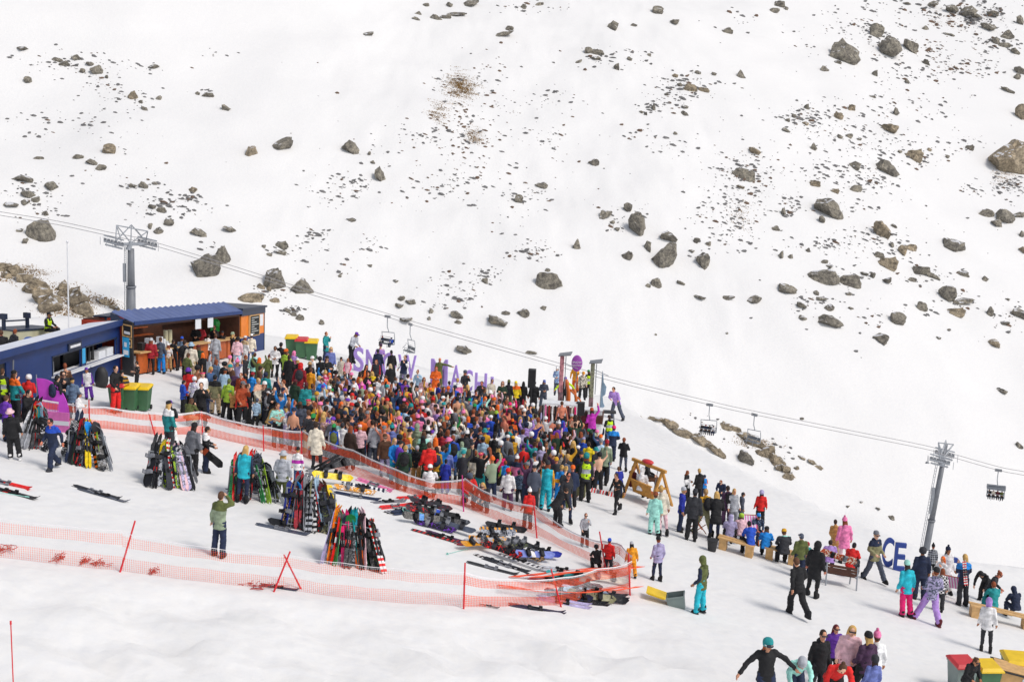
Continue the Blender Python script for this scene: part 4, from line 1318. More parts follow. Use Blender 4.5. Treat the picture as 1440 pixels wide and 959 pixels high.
crowd('near the slatted bench', """
1128 750 - stand 190 olive navy short:slate goggles
1133 762 808 front 10 khaki+teal:block navy helmet:crimson
1141 752 838 stand 140 black:coat black:jeans hood:black
1123 786 868 walk 200 black black short:brown
1187 730 792 stand 185 pink:coat palepink:jeans pompom:pink
1179 731 - relax 160 camel:coat beige short:darkbrown
1169 763 - slump 170 lilac black short:darkbrown
1199 766 - slump 150 red charcoal short:black
1228 744 818 stride 20 khaki+navy:block slate beanie:grey boots=black
1274 789 868 stand 190 aqua hotpink beanie:mint
1292 765 843 stand 180 navy navy helmet:charcoal
1309 766 812 stand 175 black+silver:plaid black pompom:black
1303 793 876 stride 190 lavender+slate:mottle lilac beanie:black goggles boots=maroon
1319 799 858 relax 160 white+black:check charcoal long:auburn
1331 770 835 stand 10 white white pompom:navy
1353 778 852 drink 190 navy+azure:block charcoal long:blond
1325 783 - drink 300 white white long:orange
""")
crowd('by the right benches', """
1382 800 845 bend 310 black black hood:black
1396 801 - lean 60 charcoal black bun:auburn
1397 820 - slump 180 teal teal short:auburn
1431 827 - slump 185 navy navy hood:navy
1386 841 916 stand 160 white charcoal:jeans hood:lilac
""")
crowd('in the bottom right walkway', """
1075 887 1003 spread 10 black navy helmet:teal goggles
1119 900 1000 bend 0 mint navy helmet:silver
1144 878 985 stand 10 black charcoal short:darkbrown
1175 880 - stand 10 purple black long:maroon
1187 879 975 relax 350 palepink black:jeans long:blond
1168 905 1005 bend 0 red black bun:brown
1207 889 985 relax 200 plum black beanie:black
1225 882 985 stand 185 white white pompom:pink
1226 921 - stand 190 periwinkle white helmet:charcoal
1366 921 - lean 20 black black ponytail:brown
""")
crowd('beside the snow bank', """
985 783 863 relax 235 olive+navy:shoulder aqua hood:olive
924 755 816 relax 200 lavender navy:jeans beanie:black
889 763 812 stand 185 amber amber cap:silver
855 757 806 relax 160 red charcoal beanie:blue
839 768 800 crouch 200 black black helmet:black
822 720 768 drink 10 silver+black:hem black short:auburn
""")
N_EXPL = len(PEOPLE)
# ---- the packed dance crowd: nearest ones are people of their own, the far rest is one mass
import bisect
POLY = [(432, 563), (452, 520), (520, 524), (600, 536), (680, 543), (748, 566), (775, 590), (838, 596), (862, 618), (852, 650), (808, 660), (765, 652), (742, 660), (700, 652), (652, 638), (606, 634), (560, 622), (500, 602), (455, 590)]
def inpoly(x, y):
    c = False
    for (x1, y1), (x2, y2) in zip(POLY, POLY[1:] + POLY[:1]):
        if (y1 > y) != (y2 > y) and x < (x2 - x1) * (y - y1) / (y2 - y1) + x1: c = not c
    return c
rnd = random.Random(21)
cand = []
taken = [(proj(q['p'] + V((0, 0, 1.62)))[:2]) for q in PEOPLE]
expl = list(taken)
y = 521.0
while y < 672:
    s = sz(650, y + 50)
    x = 430 + rnd.uniform(0, 8)
    while x < 870:
        xx, yy = x + rnd.uniform(-3, 3), y + rnd.uniform(-3, 3)
        if yy > 596 and any(abs(xx - a) < 6.5 and 0 < yy - b < 17 for a, b in expl): x += 4; continue
        if inpoly(xx, yy) and all((xx - a) ** 2 / 44 + (yy - b) ** 2 / 22 > 1 for a, b in taken):
            cand.append((xx, yy)); taken.append((xx, yy))
        x += 8.8 + (y - 536) * .040
    y += 5.4 + (y - 536) * .03
for _ in range(4000):      # looser company between the bar and the dancers
    xx, yy = rnd.uniform(262, 450), rnd.uniform(500, 580)
    if yy > float(np.interp(xx, (262, 330, 425, 450), (540, 556, 578, 588))): continue
    if all((xx - a) ** 2 / 110 + (yy - b) ** 2 / 90 > 1 for a, b in taken) and not any(abs(xx - a) < 8 and 0 < yy - b < 26 for a, b in expl) and len([1 for c in cand if c[0] < 432 and c[1] < 575]) < 30:
        cand.append((xx, yy)); taken.append((xx, yy))
TOPS = 'white cream palepink silver paleblue beige lavender black white black charcoal cream navy skin- black skin- black charcoal darkbrown skin- charcoal black charcoal black navy slate skin- grey white black charcoal navy black white paleblue palepink pink red rust forest olive teal blue royal cream silver grey lavender lilac purple magenta orange mustard khaki sage mint brown maroon crimson denim steel azure tan skin- skin- skin- skin- black navy charcoal white'.split()
BOTS = 'black black charcoal navy navy khaki slate beige:jeans denim:jeans denim:jeans teal olive black:jeans cream'.split()
HEADS = 'short:brown short:darkbrown long:darkbrown short:brown short:black long:brown cap:black beanie:charcoal beanie:black bun:darkbrown long:blond short:auburn cap:charcoal ponytail:darkbrown short:brown long:auburn short:blond cap:grey helmet:black short:darkbrown short:brown short:brown short:darkbrown long:brown long:darkbrown bun:brown short:auburn long:blond short:black short:blond long:auburn short:brown short:darkbrown short:black long:brown long:blond long:darkbrown long:auburn bun:blond bun:brown short:blond ponytail:brown beanie:black beanie:red beanie:white beanie:pink beanie:teal beanie:mustard beanie:navy beanie:grey pompom:pink pompom:white cap:black cap:navy cap:white bucket:white bucket:pink bucket:teal helmet:black helmet:white beanie:purple beanie:green beanie:orange headband:hotpink long:orange'.split()
PTS = ['stand', 'stand', 'relax', 'armup', 'drink', 'armsup', 'phone', 'front', 'armup']
cand.sort(key=lambda c: -sz(c[0], c[1] + 55))
n_ind = max(0, 300 - N_EXPL - 8)
massl = []
pats = [':mottle', ':block', ':stripe', ':shoulder', '', '', '', '', '', '', '']
stagex, stagey = on(800, 590).x, on(800, 590).y
for i, (x, y) in enumerate(cand):
    g = on(x, y, 1.7)
    face = math.degrees(math.atan2(stagex - g.x, -(stagey - g.y))) + rnd.gauss(0, 28)
    if rnd.random() < .14: face += 180
    if abs(y - 545) < 26 and rnd.random() < .5: face = rnd.uniform(-60, 60)
    t = rnd.choice(TOPS); b_ = rnd.choice(BOTS); h = rnd.choice(HEADS); ps = rnd.choice(PTS)
    if y > 585 and rnd.random() < .35: t = rnd.choice(('black', 'charcoal', 'black', 'navy', 'forest', 'darkbrown', 'slate', 'black', 'denim', 'grey', 'plum'))
    if t == 'skin-': t = '-'
    else:
        p_ = rnd.choice(pats)
        if p_: t = t + '+' + rnd.choice(('white', 'black', 'navy', 'pink', 'aqua')) + p_
        elif rnd.random() < .25: t += ':shirt'
        elif rnd.random() < .2: t += ':puffer'
    if i < n_ind: person(x, y, None, ps, face, t, b_, h, 'in the dance crowd')
    else: massl.append((x, y, ps, face, t, b_, h))
print('explicit', N_EXPL, 'candidates', len(cand), 'mass', len(massl))

# far rows of the crowd as one mass with the same figures, coarser
def build_mass():
    vs, fs, cols = [], [], []
    nv = 0
    arrs = {}
    def arr(me):
        if me.name not in arrs:
            a = np.empty(len(me.vertices) * 3, 'f'); me.vertices.foreach_get('co', a)
            arrs[me.name] = (a.reshape(-1, 3), [tuple(p.vertices) for p in me.polygons])
        return arrs[me.name]
    for (x, y, ps, face, t, b_, h) in massl:
        p = on(x, y, 1.72); p = V((p.x, p.y, T(p.x, p.y)))
        mt = Matrix.Translation(p) @ Matrix.Rotation(R(face), 4, 'Z')
        hk, hc = h.split(':')
        lst = [(part(ps, 'body', True), C[rnd.choice(('skin', 'paleskin', 'tanskin', 'redskin'))], mt)]
        if t != '-':
            tc_ = t.split(':')[0].split('+')[0]; kk = 'shirt' if ':shirt' in t else 'jacket'
            lst.append((part(ps, kk, True), jit(C[tc_]), mt))
        lst.append((part(ps, 'trousers', True), jit(C[b_.split(':')[0]]), mt))
        lst.append((HG[hk], jit(C[hc]), mt @ head_dir(J(ps))))
        for me, c, m4 in lst:
            a, f = arr(me)
            mm = np.array(m4)
            w_ = a @ mm[:3, :3].T + mm[:3, 3]
            vs.append(w_); fs += [tuple(i + nv for i in q) for q in f]
            cols.append(np.tile(np.array([*c, 1.0], 'f'), (len(a), 1))); nv += len(a)
    if not vs: return
    vv = np.concatenate(vs); cc = np.concatenate(cols)
    me = bpy.data.meshes.new('crowd'); me.from_pydata(vv.tolist(), [], fs)
    at_ = me.color_attributes.new('cloth', 'FLOAT_COLOR', 'POINT'); at_.data.foreach_set('color', cc.ravel())
    me.polygons.foreach_set('use_smooth', [True] * len(me.polygons))
    m, nt, b = newmat('crowd_cloth')
    a = N(nt, 'ShaderNodeAttribute', attribute_name='cloth'); nt.links.new(a.outputs['Color'], b.inputs['Base Color']); b.inputs['Roughness'].default_value = .8
    me.materials.append(m)
    link('crowd', me, kind='stuff', label='densely packed far rows of the dancing crowd between the stage and the purple letters', cat='crowd')
build_mass()
# ------------------------------------------------------------------ helpers for props
def up(px, py, ref_x=None):      # pixels per metre of height at this ground pixel
    return sz(px, py) / 1.70

def u_of(px, m, L, z=0.0, y=0.0):
    lo, hi = -2.0, L + 2.0
    for _ in range(30):
        c = (lo + hi) / 2
        if proj(m @ V((c, y, z)))[0] < px: lo = c
        else: hi = c
    return lo

def holes(mb, x0, x1, z0, z1, hs, y0, y1, mi=0, mat=None):
    X = sorted({x0, x1, *[h[0] for h in hs], *[h[1] for h in hs]})
    Z = sorted({z0, z1, *[h[2] for h in hs], *[h[3] for h in hs]})
    for xa, xb in zip(X, X[1:]):
        for za, zb in zip(Z, Z[1:]):
            cx, cz = (xa + xb) / 2, (za + zb) / 2
            if any(h[0] < cx < h[1] and h[2] < cz < h[3] for h in hs): continue
            mb.box(xa, xb, y0, y1, za, zb, mi, mat)

def slab(mb, x0, x1, y0, y1, z0, z1, drop):
    vs = [(x, y, z - (drop if y == y1 else 0)) for z in (z0, z1) for y in (y0, y1) for x in (x0, x1)]
    mb.add(vs, [(0, 2, 3, 1), (4, 5, 7, 6), (0, 1, 5, 4), (2, 6, 7, 3), (0, 4, 6, 2), (1, 3, 7, 5)])

LIN = {}     # walls follow the slope of the snow: their skew is kept in the meshes
def root(name, m4, label, cat, group=None):
    o = link(name, None, None, label, cat, group)
    o.location = m4.translation
    LIN[o.name] = m4.to_3x3().to_4x4()
    return o

def part_(name, parent, mats, fn, smooth=False, label=None):
    mb = MB(); fn(mb)
    if parent is not None and parent.name in LIN:
        lm = LIN[parent.name]
        mb.v = [lm @ p for p in mb.v]
    o = mb.build(name, mats, parent, smooth, label=label)
    if parent is not None and parent.name in LIN: LIN[o.name] = LIN[parent.name]
    return o

def box_(name, parent, mat, *b, label=None):
    return part_(name, parent, mat, lambda mb: mb.box(*b), label=label)

def text_mesh(s, size, depth, offset=0.0, sx=1.0):
    cu = bpy.data.curves.new('t', 'FONT'); cu.body = s; cu.size = size; cu.extrude = depth / 2; cu.offset = offset
    cu.align_x = 'CENTER'; cu.align_y = 'BOTTOM_BASELINE'
    o = bpy.data.objects.new('t', cu); COL.objects.link(o)
    dg = bpy.context.evaluated_depsgraph_get(); dg.update()
    me = bpy.data.meshes.new_from_object(o.evaluated_get(dg), depsgraph=dg)
    bpy.data.objects.remove(o)
    me.transform(Matrix.Rotation(math.pi / 2, 4, 'X') @ Matrix.Diagonal((sx, 1, 1, 1)))
    return me

# ------------------------------------------------------------------ blue kiosk on the left
m4, L = frame(-90, 625, 172, 523)
H = 2.25; KD = 1.35
k = root('blue_kiosk', m4, 'long dark blue kiosk with two serving hatches and a pale snowy roof', 'kiosk')
h1 = (u_of(75, m4, L), u_of(115, m4, L), .90, 1.62); h2 = (u_of(121, m4, L), u_of(164, m4, L), .90, 1.62)
dr = (u_of(-4, m4, L), u_of(11, m4, L), 0.05, 1.95)
part_('wall', k, M['bluewall'], lambda mb: (holes(mb, 0, L, 0, H, [h1, h2, dr], 0, .08), slab(mb, 0, .08, .08, KD, 0.24, H + .08, .24), slab(mb, L - .08, L, .08, KD, .24, H + .08, .24), mb.box(L - .08, L, .08, KD, -.05, .6), mb.box(.08, L - .08, KD - .08, KD, 0, H - .22), mb.box(.08, L - .08, .08, KD - .08, .0, .06)))
part_('roof', k, M['snowroof'], lambda mb: slab(mb, -.15, L + .12, -.16, KD + .1, H + .10, H + .17, .24))
part_('fascia', k, M['bluewall'], lambda mb: (mb.box(-.16, L + .14, -.22, -.165, H - .06, H + .20), slab(mb, L + .125, L + .16, -.16, KD + .1, H - .04, H + .18, .24)))
for i, h in enumerate((h1, h2)):
    hh = part_('serving_hatch', k, M['dark'], lambda mb: mb.box(h[0] - .05, h[1] + .05, .9, .95, .7, 1.8))
    part_('counter', hh, M['whitepaint'], lambda mb: mb.box(h[0] - .15, h[1] + .15, -.30, .35, .84, .895))
    part_('frame', hh, M['navytrim'], lambda mb: (mb.box(h[0] - .06, h[0] - .003, -.025, -.003, .9, 1.68), mb.box(h[1] + .003, h[1] + .06, -.025, -.003, .9, 1.68), mb.box(h[0] - .06, h[1] + .06, -.025, -.003, 1.625, 1.68)))
x0 = h2[0]
part_('coffee_machine', k, M['whitepaint'], lambda mb: (mb.box(h2[0] + (h2[1] - h2[0]) * .50, h2[0] + (h2[1] - h2[0]) * .72, .12, .5, .9, 1.22), mb.box(h2[0] + (h2[1] - h2[0]) * .76, h2[1] - .05, .12, .5, .9, 1.25)))
part_('dispenser', k, M['speaker'], lambda mb: [mb.tube((h2[0] + f * (h2[1] - h2[0]), .3, .9), (h2[0] + f * (h2[1] - h2[0]), .3, 1.5), .07, .05, 10) for f in (.2, .32, .44)])
part_('shelf', k, M['metalgrey'], lambda mb: (mb.box(h1[0], h1[0] + .9, .3, .6, .9, 1.35), mb.box(h1[0] + .1, h1[0] + .5, .25, .3, 1.0, 1.3)))
part_('door_panel', k, M['speaker'], lambda mb: mb.box(dr[0] + .003, dr[1] - .003, .06, .1, .06, 1.94))
bd = box_('name_board', k, M['navytrim'], u_of(96, m4, L), u_of(114, m4, L), -.06, -.003, 1.70, 1.98)
part_('lettering', bd, M['whitepaint'], lambda mb: mb.box(u_of(98, m4, L), u_of(112, m4, L), -.075, -.062, 1.80, 1.90))
box_('poster', k, M['skyblue'], h1[1] + .06, h2[0] - .06, -.02, -.003, 1.0, 1.62)
part_('drain_pipe', k, M['metalgrey'], lambda mb: mb.tube((dr[1] + .15, -.1, .2), (dr[1] + .35, -.1, 2.0), .03))

# ------------------------------------------------------------------ sign panel between the kiosk and the bar
m4, L = frame(172, 526, 187, 530)
s = root('menu_panel', m4, 'black menu panel with yellow frames and blue poster between kiosk and bar', 'sign')
part_('panel', s, M['speaker'], lambda mb: mb.box(0, L, 0, .08, 0, 2.45))
for z0, z1 in ((1.75, 2.30), (1.30, 1.70)):
    f = part_('yellow_frame', s, M['palewood'], lambda mb: (mb.box(.03, L - .03, -.03, -.003, z0, z0 + .05), mb.box(.03, L - .03, -.03, -.003, z1 - .05, z1), mb.box(.03, .07, -.03, -.003, z0 + .05, z1 - .05), mb.box(L - .07, L - .03, -.03, -.003, z0 + .05, z1 - .05)))
    part_('lettering', f, M['paper'], lambda mb: mb.box(.12, L - .12, -.02, -.004, z0 + .12, z0 + .24))
po = part_('poster', s, M['skyblue'], lambda mb: mb.box(.06, L * .72, -.05, -.032, .85, 1.72))
part_('poster_text', po, M['paper'], lambda mb: (mb.box(.10, L * .65, -.06, -.051, .95, 1.15), mb.box(.14, L * .5, -.06, -.051, 1.3, 1.5)))

# ------------------------------------------------------------------ bar in a container with blue corrugated roof
m4, L = frame(187, 528, 337, 500)
H = 2.42
b_ = root('bar_container', m4, 'open fronted dark timber bar under a blue corrugated roof', 'bar')
part_('wall', b_, M['darkwood'], lambda mb: (mb.box(0, L, 2.3, 2.4, 0, H), mb.box(0, .1, 0, 2.3, 0, H), mb.box(L - .1, L, 0, 2.3, 0, H), mb.box(.1, L - .1, .02, 2.3, 0.02, .08), mb.box(.1, L - .1, 0, .1, 2.15, H)))
part_('end_wall', b_, M['redsteel'], lambda mb: mb.box(-.06, -.003, .35, 2.45, 0, H - .05), label='red steel end wall')
def corr(mb):
    n = int(L * 3.4); x0, x1 = -.10, L - .02
    vs = []; fs = []
    for i in range(n + 1):
        x = x0 + (x1 - x0) * i / n; dz = .07 if i % 2 else 0
        for (y, z) in ((-.12, H - .02), (.95, H + .40)):
            vs.append((x, y, z + dz)); vs.append((x, y, z + dz - .03))
    for i in range(n):
        a = 4 * i
        fs += [(a, a + 4, a + 6, a + 2), (a + 1, a + 3, a + 7, a + 5), (a, a + 1, a + 5, a + 4), (a + 2, a + 6, a + 7, a + 3)]
    fs += [(0, 2, 3, 1), (4 * n, 4 * n + 1, 4 * n + 3, 4 * n + 2)]
    mb.add(vs, fs)
part_('roof', b_, M['blueroof'], corr)
part_('roof_beam', b_, M['bluewall'], lambda mb: (mb.box(-.10, L, -.16, -.125, H - .14, H + .03)))
part_('gable', b_, M['navytrim'], lambda mb: (mb.add([(-.08, -.1, H - .1), (-.2, .95, H - .1), (-.2, .95, H + .36)], [(0, 1, 2)]), mb.add([(-.05, -.1, H - .1), (-.17, .95, H - .1), (-.17, .95, H + .36)], [(0, 2, 1)])))
part_('counter', b_, M['orangewood'], lambda mb: [mb.box(.25 + i * (L - .5) / 7, .25 + (i + .93) * (L - .5) / 7, -.12, -.02, .05, .98) for i in range(7)])
part_('counter_top', b_, M['palewood'], lambda mb: mb.box(.15, L - .15, -.28, .35, .985, 1.04))
sh = part_('shelf', b_, M['orangewood'], lambda mb: (mb.box(.2, L * .45, 2.0, 2.28, 1.75, 1.80), mb.box(L * .62, L - .3, 2.0, 2.28, 1.85, 1.9), mb.box(.2, L * .5, 2.0, 2.28, 1.35, 1.4)))
part_('cup', sh, M['whitepaint'], lambda mb: [mb.tube((.3 + i * .16, 2.1, 1.805), (.3 + i * .16, 2.1, 1.805 + .08 + .06 * (i % 3)), .045, .05, 8) for i in range(int(L * .42 / .16))])
part_('carton', b_, M['paper'], lambda mb: [mb.box(1.4 + i * .28, 1.6 + i * .28, .05, .3, 1.045, 1.2 + .12 * ((i * 7) % 4)) for i in range(9)])
part_('keg', b_, M['cream'], lambda mb: [mb.tube((L * .37 + i * .45, .6, 1.045), (L * .37 + i * .45, .6, 1.75), .11, .11, 12) for i in range(2)])
for f in (.52, .64):
    part_('price_sheet', b_, M['paper'], lambda mb: mb.box(L * f, L * f + .62, -.12, -.10, H - .66, H - .16))
part_('till', b_, M['speaker'], lambda mb: mb.box(.9, 1.3, .02, .25, 1.045, 1.4))
part_('green_lamp', b_, M['green'], lambda mb: (mb.ball((L * .90, .9, 1.75), .28), mb.box(L * .86, L * .95, .9, .95, 1.3, 1.75), mb.ball((.35, .5, 1.6), .10), mb.ball((1.9, 1.2, 1.65), .12)))

m4, L_ = frame(150, 510, 176, 504)
k = root('shipping_container', m4, 'rusty red steel container peeking out between kiosk and bar roof', 'container')
part_('wall', k, M['redsteel'], lambda mb: (mb.box(0, L_, 0, .6, 0, 2.1), [mb.box(.1 + i * .2, .2 + i * .2, -.03, -.003, .1, 2.0) for i in range(int(L_ / .2) - 1)]))
part_('frame', k, M['navytrim'], lambda mb: (mb.box(-.05, -.003, -.05, .05, 0, 2.15), mb.box(-.05, L_, -.05, .6, 2.103, 2.18)))
# ------------------------------------------------------------------ orange kiosk end with chalk menu
m4, L = frame(339, 500, 371, 492)
k = root('orange_kiosk', m4, 'orange and blue kiosk end with a tall chalk menu board', 'kiosk')
H = 2.5
part_('wall', k, M['bluewall'], lambda mb: (mb.box(0, L, 0, .08, 0, 1.0), mb.box(0, .08, .08, 2.3, 0, H), mb.box(L - .08, L, .08, 2.3, 0, H), mb.box(.08, L - .08, 2.22, 2.3, 0, H)))
part_('front_panel', k, M['orangepanel'], lambda mb: mb.box(0, L, .0, .08, 1.003, 2.15))
part_('roof', k, M['navytrim'], lambda mb: (mb.box(-.12, L + .12, -.15, 2.4, H - .02, H + .08), mb.box(-.05, L + .05, -.06, .085, 2.153, H - .023)))
bo = part_('chalk_board', k, M['palewood'], lambda mb: mb.box(L * .30, L * .76, -.07, -.003, .95, 2.13))
part_('slate', bo, M['blackboard'], lambda mb: mb.box(L * .34, L * .72, -.085, -.072, 1.0, 2.08))
part_('chalk_lines', bo, M['chalk'], lambda mb: [mb.box(L * .38, L * (.5 + .18 * ((i * 5) % 3) / 2), -.092, -.086, 1.08 + i * .125, 1.115 + i * .125) for i in range(8)])
part_('white_notice', k, M['paper'], lambda mb: mb.box(L * .80, L * .95, -.02, -.003, 1.45, 2.1))
part_('corner_post', k, M['speaker'], lambda mb: mb.box(L + .003, L + .07, -.02, .08, 0, H - .03))

# ------------------------------------------------------------------ cream box with railings, blue tarp, thin pole
m4, L = frame(20, 506, 82, 500)
k = root('cream_box', m4, 'cream panelled box with a dark railing behind the blue kiosk', 'storage box')
part_('panel', k, M['cream'], lambda mb: mb.box(.05, L - .05, .05, 1.3, 0, 1.22))
part_('frame', k, M['navytrim'], lambda mb: (mb.box(0, L, 0, 1.35, 1.223, 1.28), mb.box(0, .047, 0, .047, 0, 1.22), mb.box(L - .047, L, 0, .047, 0, 1.22)))
part_('railing', k, M['navytrim'], lambda mb: (mb.box(.05, .17, .5, .62, 1.283, 1.95), mb.box(L * .53, L * .53 + .12, .5, .62, 1.283, 1.95), mb.tube((.17, .56, 1.62), (L * .53, .56, 1.62), .035), mb.box(0, .22, .44, .68, 1.7, 1.95), mb.box(L * .51, L * .51 + .22, .44, .68, 1.7, 1.95)))
mb = MB()
mb.ball((0, 0, .36), (.95, .5, .40), 22, 14)
t = mb.mesh('blue_tarp', [M['tarp']], True)
for v in t.vertices: v.co *= 1 + .16 * noise.noise(v.co * 3.5) + .05 * noise.noise(v.co * 9)
o = link('blue_tarp', t, None, 'crumpled shiny blue tarpaulin bundle in front of the cream box', 'tarpaulin'); o.matrix_world = frame_up(49, 506, 0, .22)
mb = MB(); p = ground(97, 470)
mb.tube((0, 0, 0), (0, 0, 4.6), .045, .03, 8); mb.ball((0, 0, 4.66), .07)
o = mb.build('flag_pole', M['whitepaint'], label='thin bare white pole standing behind the blue kiosk', cat='pole'); o.location = p

# ------------------------------------------------------------------ freestanding letters
def letters(lst, hpx, mat, gname, lab, wf=1.0):
    for ch, xa, xb, yt, yb in lst:
        p = ground((xa + xb) / 2, yb); d = p.dot(F)
        me = text_mesh(ch, 1.0, .16, .012)
        xs_ = [v.co.x for v in me.vertices]; zs = [v.co.z for v in me.vertices]
        w0, h0 = max(xs_) - min(xs_), max(zs) - min(zs)
        sx = (xb - xa) * d / FPX / w0; szz = (yb - yt) * d / FPX / h0 / math.cos(PITCH)
        me.transform(Matrix.Diagonal((sx, 1, szz, 1)) @ Matrix.Translation((-(max(xs_) + min(xs_)) / 2, 0, -min(zs))))
        me.materials.append(mat)
        o = link('sign_letter', me, None, lab(ch), 'sign letter', gname)
        o.matrix_world = Matrix.Translation(p) @ Matrix.Rotation(R(-8), 4, 'Z')
nth = {'S': 'first', 'N': 'second', 'O': 'third', 'W': 'last'}
letters([('S', 497, 511, 488, 522), ('N', 514, 532, 492, 526), ('O', 537, 556, 496, 531), ('W', 559, 585, 499, 534)], 34, M['purple'], 'big purple letters', lambda c: f'big purple letter {c} in the word on the left of the sign')
letters([('M', 605, 629, 505, 543), ('A', 633, 648, 513, 546), ('C', 652, 664, 520, 550), ('H', 667, 684, 525, 555), ('I', 689, 693, 530, 560)], 30, M['purple'], 'big purple letters', lambda c: f'big purple letter {c} half hidden behind the crowd')
letters([('C', 1239, 1254, 755, 796), ('E', 1256, 1271, 762, 802), ('D', 1333, 1349, 783, 824)], 40, M['blueletter'], 'big dark blue letters', lambda c: f'big dark blue letter {c} standing at the snow edge near the lift tower')

# ------------------------------------------------------------------ wheelie bins
def bin_(px, py, body, lid, label, group, face=0, open_=False, sc=1.0, tip=False):
    m4 = frame_up(px, py, face) @ Matrix.Diagonal((sc, sc, sc, 1))
    if tip: m4 = Matrix.Translation((0, 0, -.40)) @ m4 @ Matrix.Rotation(R(-14), 4, 'X')
    r = root('wheelie_bin', m4, label, 'wheelie bin', group)
    def body_(mb):
        w0, w1, d0, d1, h = .22, .29, .24, .33, .95
        vs = [(-w0, -d0, .06), (w0, -d0, .06), (w0, d0, .06), (-w0, d0, .06), (-w1, -d1, h), (w1, -d1, h), (w1, d1, h), (-w1, d1, h)]
        mb.add(vs, [(0, 3, 2, 1), (0, 1, 5, 4), (1, 2, 6, 5), (2, 3, 7, 6), (3, 0, 4, 7)] + ([(4, 5, 6, 7)] if not open_ else []))
        if open_: mb.add([(x * .93, y * .93, z) for x, y, z in vs], [(0, 1, 2, 3), (0, 4, 5, 1), (1, 5, 6, 2), (2, 6, 7, 3), (3, 7, 4, 0)])
        mb.box(-w1 - .02, w1 + .02, -d1 - .02, -d1 + .02, h - .05, h + .01); mb.box(-w1 - .02, -w1 + .01, -d1 + .02, d1, h - .05, h + .01); mb.box(w1 - .01, w1 + .02, -d1 + .02, d1, h - .05, h + .01)
    part_('body', r, M['speaker' if body == 'dark' else body], body_)
    def lid_(mb):
        mt = Matrix.Translation((0, .34, .97)) @ Matrix.Rotation(R(-152 if open_ else 5), 4, 'X')
        vs = []
        for (w, y0, y1, z) in ((.33, -.72, .02, 0), (.33, -.72, .02, .04), (.27, -.62, -.06, .10)):
            vs += [(-w, y0, z), (w, y0, z), (w, y1, z), (-w, y1, z)]
        fs = [(0, 3, 2, 1), (8, 9, 10, 11)] + [(a + i, a + (i + 1) % 4, a + 4 + (i + 1) % 4, a + 4 + i) for a in (0, 4) for i in range(4)]
        mb.add(vs, fs, 0, mt)
    part_('lid', r, M[lid], lid_)
    for sx in (-.24, .24): part_('wheel', r, M['dark'], lambda mb: mb.tube((sx - .03, .28, .10), (sx + .03, .28, .10), .10, .10, 14))
    part_('handle', r, M['dark'], lambda mb: mb.tube((-.24, .39, .93), (.24, .39, .93), .018))
    return r
g = 'green wheelie bins by the blue kiosk'
bin_(166, 575, 'bingreen', 'lidred', 'green bin with a red lid, first of three by the kiosk', g, sc=1.0)
bin_(183, 577, 'bingreen', 'lidyellow', 'green bin with a yellow lid, middle one of three by the kiosk', g)
bin_(201, 577, 'bingreen', 'lidyellow', 'green bin with a yellow lid, right end of the three by the kiosk', g)
g = 'green wheelie bins behind the bar queue'
bin_(410, 500, 'bingreen', 'lidyellow', 'green bin with a yellow lid nearest the orange kiosk end', g, 4, sc=1.12)
bin_(424, 504, 'bingreen', 'lidred', 'green bin with a red lid between two yellow-lidded bins', g, 4, sc=1.12)
bin_(438, 507, 'bingreen', 'lidyellow', 'green bin with a yellow lid nearest the purple letters', g, 4, sc=1.15)
bin_(957, 853, 'bingrey', 'lidyellow', 'open bin sunk in the snow bank with its yellow lid flung back', 'tipped bin', 80, True, .85, True)
bin_(1349, 976, 'bingrey', 'lidred', 'grey-green bin with a red lid in the bottom right corner', 'bins at the bottom right corner', 8, sc=1.05)
bin_(1383, 981, 'bingreen', 'lidyellow', 'dark green bin with a flat yellow lid beside the red-lidded bin', 'bins at the bottom right corner', 6, sc=1.05)
bin_(1424, 976, 'bingreen', 'lidyellow', 'bin with a bulging yellow lid at the right edge', 'bins at the bottom right corner', -6, sc=1.2)
# timber box bottom right
m4, L = frame(1396, 985, 1440, 997)
k = root('timber_crate', m4, 'plywood crate with black edging in the bottom right corner', 'crate')
part_('side', k, M['palewood'], lambda mb: mb.box(0, 1.3, 0, .9, 0, .95)); part_('top', k, M['palewood'], lambda mb: mb.box(.05, 1.25, .05, .85, .985, 1.0))
part_('edging', k, M['speaker'], lambda mb: (mb.box(-.03, 1.33, -.03, .93, .953, .982), mb.box(-.03, .03, -.03, -.003, 0, .95), mb.box(1.27, 1.33, -.03, -.003, 0, .95)))
box_('notice', k, M['paper'], .75, 1.2, -.02, -.003, .2, .9)
mb = MB(); mb.loft([((0, 0, 0), .26, .22), ((0, 0, .35), .34, .26), ((0, 0, .75), .30, .24), ((0, 0, .98), .16, .14), ((0, 0, 1.02), .05, .05)], n=16)
o = mb.build('rubbish_bag', M['speaker'], smooth=True, label='bulging black rubbish bag against the blue kiosk wall', cat='rubbish bag'); o.matrix_world = frame_up(143, 545) @ Matrix.Diagonal((.85, .85, .85, 1))

